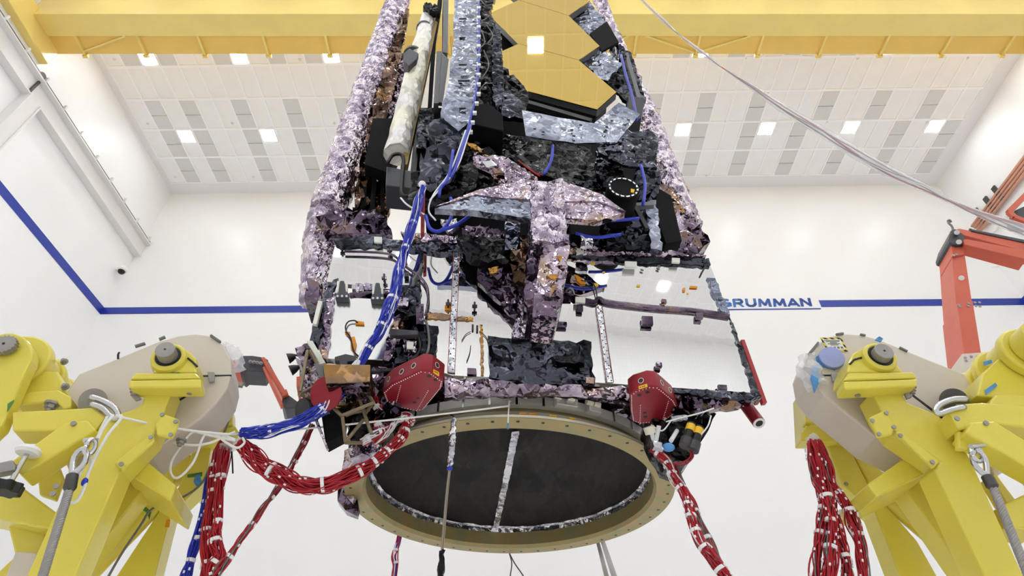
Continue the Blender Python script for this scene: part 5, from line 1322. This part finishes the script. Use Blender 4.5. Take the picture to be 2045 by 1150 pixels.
# ================================================================ cable bundles, ropes, strands
def bundle(name, label, pts, rad, n, mats, ties=(), wr=.0042, seed=1, group=None, core=True, loose=.35, tie_m='tie', flecks=0):
    """pts: world points; rad: radius per point; mats: list of wire materials, one mesh of wires for each"""
    r = random.Random(seed); S = spline(pts, 8); m = len(S)
    def R(i): f = i / 8; j = min(len(rad) - 2, int(f)); return rad[j] + (rad[j + 1] - rad[j]) * (f - j)
    t = thing(name, label, 'cable bundle', S[-1], group)
    fr = []; ref = None
    for i in range(m):
        d = (S[min(i + 1, m - 1)] - S[max(i - 1, 0)]).normalized()
        if ref is None: ref = d.orthogonal()
        x = (ref - d * ref.dot(d)).normalized(); ref = x; fr.append((x, d.cross(x), d))
    sets = {k: MB() for k in mats}
    for w in range(n):
        a0 = r.uniform(0, 2 * PI); tw = r.uniform(-.25, .25); q0 = math.sqrt(r.uniform(.15, 1)); ph = r.uniform(0, 9); lo = loose * r.uniform(.2, 1)
        P = []
        for i in range(0, m):
            a = a0 + tw * i * .35 + .5 * math.sin(i * .22 + ph); q = q0 + lo * math.sin(i * .31 + ph * 2)
            x, y, d = fr[i]; P.append(S[i] + (x * math.cos(a) + y * math.sin(a)) * R(i) * q)
        sets[mats[w % len(mats)]].tube(P, wr * r.uniform(.8, 1.2), 5)
    for k, mb in sets.items(): mb.build('wires', k, t, smooth=True)
    for f in ties:
        i = min(m - 2, max(0, int(f * (m - 1)))); d = fr[i][2]; q = R(i)
        MB().tube([S[i] - d * .010, S[i] + d * .010], q * 1.08, 10).build('tie_wrap', tie_m, t, autos=50)
    fl = MB()
    for _ in range(flecks):
        i = r.randrange(1, m - 1); a = r.uniform(0, 2 * PI); x, y, d = fr[i]; c = S[i] + (x * math.cos(a) + y * math.sin(a)) * R(i) * 1.05
        fl.tube([c - d * .007, c + d * .007], .0055, 6)
    if flecks: fl.build('wire_labels', 'tie', t)['kind'] = 'stuff'
    return t
def sp(px, d0, d1=None):
    d1 = d0 if d1 is None else d1; n = len(px)
    return [SF.at(x, y, d0 + (d1 - d0) * i / (n - 1)) for i, (x, y) in enumerate(px)]
blue = [(845, 372), (836, 400), (826, 440), (812, 488), (800, 530), (790, 578), (774, 622), (756, 664), (736, 694), (714, 735), (690, 768), (664, 796), (636, 822), (600, 842), (556, 854), (520, 862), (482, 866)]
bundle('blue_cable_bundle', 'long blue cable bundle draped over the bus and running to the left stand', sp(blue, .34, .02),
       [.02, .03, .035, .03, .03, .035, .04, .035, .03, .025, .028, .035, .035, .035, .035, .04, .03], 44, ['blue_wire', 'blue_wire', 'blue_wire', 'tie', 'blue_wire', 'blue_wire'], (.14, .2, .27, .34, .42, .5, .585, .68, .735, .9), seed=3, flecks=12)
MB().ball(SF.at(843, 368, .34), .03, 8).build('end_cap', 'tie', bpy.data.objects['blue_cable_bundle'], smooth=True)
m_ = rumpled_tube(sp([(718, 722), (706, 742), (694, 762)], .17, .14), [.028, .034, .028], 10, .004, .02, 8); m_.build('white_sleeve', 'tie', bpy.data.objects['blue_cable_bundle'])
bundle('red_cable_bundle', 'thick red cable bundle sagging from the ring to the left stand', sp([(816, 838), (803, 872), (774, 900), (738, 929), (696, 952), (644, 968), (598, 968), (560, 950), (524, 930), (498, 904), (478, 884)], -.12, .0),
       [.03, .03, .03, .035, .04, .045, .045, .05, .05, .045, .03], 50, ['red_wire'], (.07, .12, .2, .28, .36, .5, .75), seed=5, flecks=50)
bundle('white_cable_bundle', 'white and red sleeved cable bundle lying along the ring under the left cover', sp([(722, 884), (748, 868), (772, 858), (790, 838), (812, 832), (822, 846)], -.1, -.1),
       [.025, .03, .03, .03, .03, .03], 22, ['tie', 'red_wire', 'tie'], (.1, .3, .5, .7, .9), seed=6, core=False, loose=.2)
bundle('red_cable_bundle', 'tangle of red leads under the left red cover', sp([(752, 778), (744, 800), (764, 826), (756, 850), (770, 864), (746, 884)], -.08, -.1), [.02, .03, .025, .03, .025, .02], 18, ['red_wire', 'tie', 'red_wire'], (.3, .6), seed=7, loose=.6)
def sl(px, pl, d=0.0): return [pl.at(x, y, d) for x, y in px]
bundle('red_cable_bundle', 'red cable bundle hanging down beside the left stand, next to the blue one', sl([(452, 880), (439, 902), (428, 942), (424, 995), (413, 1066), (413, 1124), (410, 1172)], PLF, .25), [.03, .035, .03, .025, .03, .03, .03], 34, ['red_wire'], (.3, .47, .65, .85), seed=11, flecks=36)
bundle('red_cable_bundle', 'red cable bundle hanging down, right of its twin beside the left stand', sl([(456, 882), (448, 906), (439, 968), (435, 1040), (428, 1075), (437, 1110), (424, 1135), (426, 1172)], PLF, .3), [.03, .035, .028, .024, .035, .035, .025, .03], 30, ['red_wire'], (.25, .43, .6, .8), seed=12, flecks=36)
bundle('blue_cable_bundle', 'short blue cable bundle hanging down beside the left stand', sl([(440, 900), (419, 960), (408, 1017), (395, 1075), (381, 1119), (364, 1172)], PLF, .2), [.02, .025, .024, .026, .024, .028], 28, ['blue_wire'], (.35, .6, .82), seed=13, flecks=24)
bundle('red_cable_bundle', 'thin red cable bundle slanting down behind the sagging one', sp([(624, 848), (604, 890), (582, 932), (556, 974), (530, 1010), (500, 1052), (470, 1096), (440, 1136), (420, 1172)], -.3, -.1), [.014, .018, .018, .016, .018, .02, .02, .022, .022], 14, ['red_wire', 'red_wire', 'grey_wire'], (.12, .22, .33, .45, .62, .8), seed=14, loose=.7, flecks=20)
bundle('red_cable_bundle', 'red cable bundle hanging from the right side of the ring', sp([(1302, 895), (1331, 922), (1345, 954), (1366, 984), (1376, 1015), (1384, 1047), (1399, 1082), (1420, 1111), (1449, 1150), (1464, 1172)], -.1, .1), [.024, .028, .03, .03, .03, .03, .03, .035, .035, .03], 34, ['red_wire', 'red_wire', 'red_wire', 'tie'], (.05, .13, .2, .3, .42, .5, .6, .72, .85), seed=15, loose=.2, flecks=40)
bundle('red_cable_bundle', 'thinner red cable bundle looping beside the one hanging from the right of the ring', sp([(1350, 930), (1363, 968), (1382, 1004), (1400, 1050), (1424, 1098), (1448, 1146), (1460, 1172)], -.2, .0), [.012, .016, .02, .024, .026, .024, .02], 16, ['red_wire', 'red_wire', 'grey_wire'], (.2, .4, .6, .8), seed=16, loose=.5, flecks=18)
rsx = lambda L: [(1560 + x / 2.2557, 640 + y / 2.2557) for x, y in L]
for k, (L, rr_, lab) in enumerate((
    ([(135, 545), (150, 600), (175, 700), (200, 800), (195, 900), (180, 1010), (172, 1180)], [.03, .05, .045, .04, .04, .045, .045], 'red cable bundle hanging from the right stand, leftmost strand'),
    ([(145, 545), (185, 640), (215, 740), (235, 860), (265, 1000), (295, 1090), (300, 1180)], [.03, .045, .035, .035, .03, .025, .03], 'red cable bundle hanging from the right stand, strand curving to the middle'),
    ([(155, 545), (200, 650), (222, 735), (285, 810), (325, 900), (355, 1010), (378, 1180)], [.03, .035, .025, .03, .035, .03, .025], 'red cable bundle hanging from the right stand, rightmost strand'),
    ([(140, 545), (165, 680), (205, 790), (225, 900), (222, 1040), (214, 1180)], [.03, .04, .035, .03, .035, .03], 'red cable bundle hanging from the right stand, strand beside the leftmost'))):
    bundle('red_cable_bundle', lab, sl(rsx(L), PRF, .28 + .02 * k), rr_, 34, ['red_wire'] * 8 + ['grey_wire'], (.42, .6, .78), seed=20 + k, flecks=46, loose=.5)
wt = bpy.data.objects['red_cable_bundle']
tb = thing('taped_wrap', 'crumpled clear wrap over the cable ends at the right stand', 'wrap', PRF.at(1622, 880, .3)); rumpled_tube(sl([(1616, 872), (1624, 880), (1640, 890)], PRF, .3), [.03, .04, .03], 10, .01, .02, 31).build('wrap', 'film', tb)
tb = thing('taped_wrap', 'crumpled clear wrap over the cable ends at the left stand', 'wrap', PLF.at(460, 890, .3)); rumpled_tube(sl([(444, 888), (462, 890), (482, 882)], PLF, .3), [.03, .04, .03], 10, .01, .02, 32).build('wrap', 'film', tb)
bundle('hanging_cable', 'thin blue and red cable hanging below the far left rim of the ring', [facing(6.35).at(x, y) for x, y in ((800, 1060), (795, 1085), (788, 1110), (790, 1130), (784, 1172))], [.02, .025, .03, .025, .03], 12, ['blue_wire', 'red_wire', 'tie'], (.4, .7), wr=.006, seed=40)
w_ = thing('hanging_strap', 'two bright metal straps hanging below the far right rim of the ring', 'strap', facing(6.4).at(1226, 1150))
for q in ([(1190, 1080), (1197, 1080), (1222, 1172), (1212, 1172)], [(1199, 1080), (1208, 1080), (1240, 1172), (1228, 1172)]): MB().slab(q, facing(6.4), .02).build('strap', 'chrome', w_)

# ---- sleeved signal wires crossing the upper right
PW = facing(4.0, -12, 1.5)
wp = [(1262, -20), (1300, 18), (1324, 40), (1352, 66), (1412, 112), (1444, 136), (1500, 172), (1560, 214), (1640, 262), (1700, 300), (1770, 340), (1840, 372), (1900, 402), (1960, 428), (2070, 470)]
W3 = [PW.at(x, y) for x, y in wp]
sw = thing('sleeved_wires', 'thin dark red wires in a clear plastic sleeve crossing the upper right of the hall', 'cable', W3[7])
S = spline(W3, 6); widths = [.012, .02, .03, .008, .03, .006, .03, .045, .05, .055, .05, .035, .02, .03, .06]
def wat(i): f = i / 6; j = min(len(widths) - 2, int(f)); return widths[j] + (widths[j + 1] - widths[j]) * (f - j)
MB().tube(S, [wat(i) * 1.0 for i in range(len(S))], 10).build('sleeve', 'film', sw, smooth=True)
for k, m in enumerate(('red_wire', 'grey_wire', 'dark_steel', 'red_wire', 'tie')):
    P = [p + V((0, math.sin(i * .13 + k * 2) * .6, math.sin(i * .17 + k * 1.9))) * wat(i) * .75 for i, p in enumerate(S)]
    MB().tube(P, .0055, 6).build('wire', m if m != 'dark_steel' else 'rail_edge', sw, smooth=True)

# ---- white rope
rp_ = thing('rope', 'thin white rope looped on the left stand and stretched across to the ring', 'rope', LN.at(228, 826, .1))
def rope(px, d=.1, pl=LN, r=.0075, k=6, name='rope_run'): return MB().tube(spline([pl.at(x, y, d) for x, y in px], k), r, 8).build(name, 'rope', rp_, smooth=True)
e0 = LN.at(230, 830, .1); e1 = RC + V((-.0, -1.40, .06))
def line(a, b_, sag): return [a.lerp(b_, i / 14) - V((0, 0, sag * 4 * (i / 14) * (1 - i / 14))) for i in range(15)]
MB().tube(line(e0, PLF.at(478, 868, .45), .02), .007, 8).build('rope_run', 'rope', rp_, smooth=True)
MB().tube(line(PLF.at(478, 868, .45), e1, .01), .0065, 8).build('rope_run', 'rope', rp_, smooth=True)
MB().tube([e1, e1 + V((.0, .02, .05)), e1 + V((.01, .06, .07))], .006, 8).build('rope_end', 'rope', rp_, smooth=True)
MB().tube([e1, e1 + V((-.004, 0, -.06)), e1 + V((-.006, .0, -.13))], .005, 8).build('rope_end', 'rope', rp_, smooth=True)
MB().cyl(e1 + V((-.006, 0, -.13)), e1 + V((-.006, .0, -.17)), .006, 8).build('rope_tip', 'tape_blue', rp_)
PLR = PLF.off(.48)
rope([(236, 830), (270, 856), (320, 878), (380, 889), (420, 884), (446, 872), (470, 862)], .0, PLR)
rope([(470, 878), (440, 868), (410, 864), (392, 862), (378, 868), (362, 890), (344, 918), (340, 940), (348, 954), (362, 950), (384, 926), (396, 900), (402, 880), (414, 864), (432, 868), (452, 884), (474, 894), (488, 884), (484, 874)], .0, PLR)
rope([(230, 828), (300, 842), (372, 858), (430, 872), (470, 880)], .0, PLR)
rope([(226, 828), (206, 856), (190, 890), (168, 930), (148, 968), (138, 992), (142, 1003), (156, 998), (168, 974), (176, 946), (190, 914), (216, 868), (240, 838), (242, 828)], .16, LN)
rope([(214, 832), (202, 858), (186, 896), (180, 920), (184, 934)], .14, LN)
MB().ball(LN.at(169, 962, .16), .018, 6, (.8, .8, 1.2)).build('rope_tag', 'blue_wire', rp_)
gw = thing('grey_cable', 'thin grey cable taped down the far leg of the left stand', 'cable', PLF.at(340, 1000, .1))
MB().tube(spline(sl([(458, 800), (456, 840), (440, 880), (420, 930), (400, 968), (360, 995), (305, 1015), (280, 1050), (240, 1110), (205, 1172)], PLF, .12), 6), .007, 8).build('cable', 'grey_wire', gw, smooth=True)
MB().tube(spline(sl([(462, 890), (464, 920), (465, 945)], PLF, .3), 4), .005, 6).build('cable_end', 'black', gw, smooth=True)
th = thing('t_handle', 'grey T handle rod with blue tape behind the left cover', 'tool', PLF.at(460, 800, .05))
MB().cyl(PLF.at(458, 808, .1), PLF.at(470, 768, .1), .012, 10).build('rod', 'tape_blue', th); MB().bar(PLF.at(466, 767, .1), PLF.at(485, 769, .1), .03, .03).build('handle', 'steel', th)
for nm, lab, pl, q in (('plastic_scrap', 'scrap of blue film tied to the far leg of the left stand', PLF, [(386, 962), (392, 950), (400, 948), (403, 960), (396, 972)]), ('plastic_scrap', 'scrap of pale blue film stuck on top of the right cover', PRC, [(1748, 678), (1756, 672), (1764, 676), (1760, 682)])):
    tag(sheet(q, pl, .02, .008, .01, 77, .06).build(nm, 'tape_blue'), lab, 'plastic')

# ---- tape-wrapped strands hanging across the ring's mouth
hs = thing('hanging_strand', 'long tape-wrapped strand hanging from the near rim across the dark mouth of the ring', 'strand', RC + V((-.37, -1.32, 0)))
PH = facing(3.46, 0)
H = [PH.at(x, y) for x, y in ((907, 836), (904, 870), (902, 900), (898, 935), (892, 990), (887, 1050), (883, 1100), (880, 1140), (878, 1172))]
rumpled_tube(H[:4], [.012, .02, .018, .014], 9, .006, .015, 51).build('tape_wrap', 'foil_silver', hs)
MB().tube(spline(H[3:], 5), .0085, 8).build('strand', 'tan_strut', hs, smooth=True)
MB().tube(spline(H[3:], 5), .0095, 4).build('strand_film', 'film', hs, smooth=True)
rumpled_tube(H[6:], [.012, .02, .018], 8, .006, .02, 52).build('dark_end', 'foil_black', hs)
MB().ball(H[3], .018, 6).build('blue_tie', 'blue_wire', hs)
MB().tube([H[0], RC + V((-.38, -1.27, .06)), RC + V((-.40, -1.26, .075))], .006, 8).build('tie_end', 'dark_steel', hs)
fs_ = thing('frayed_string', 'thin grey string hanging from the far rim of the ring at the bottom', 'string', RC + V((0, 1.36, 0)))
PF = facing(6.26, 0)
for q in ([(1017, 1104), (1022, 1125), (1019, 1150), (1018, 1172)], [(1017, 1104), (1028, 1125), (1045, 1150), (1056, 1172)]):
    MB().tube(spline([PF.at(x, y) for x, y in q], 4), .006, 6).build('string', 'dark_steel', fs_, smooth=True)
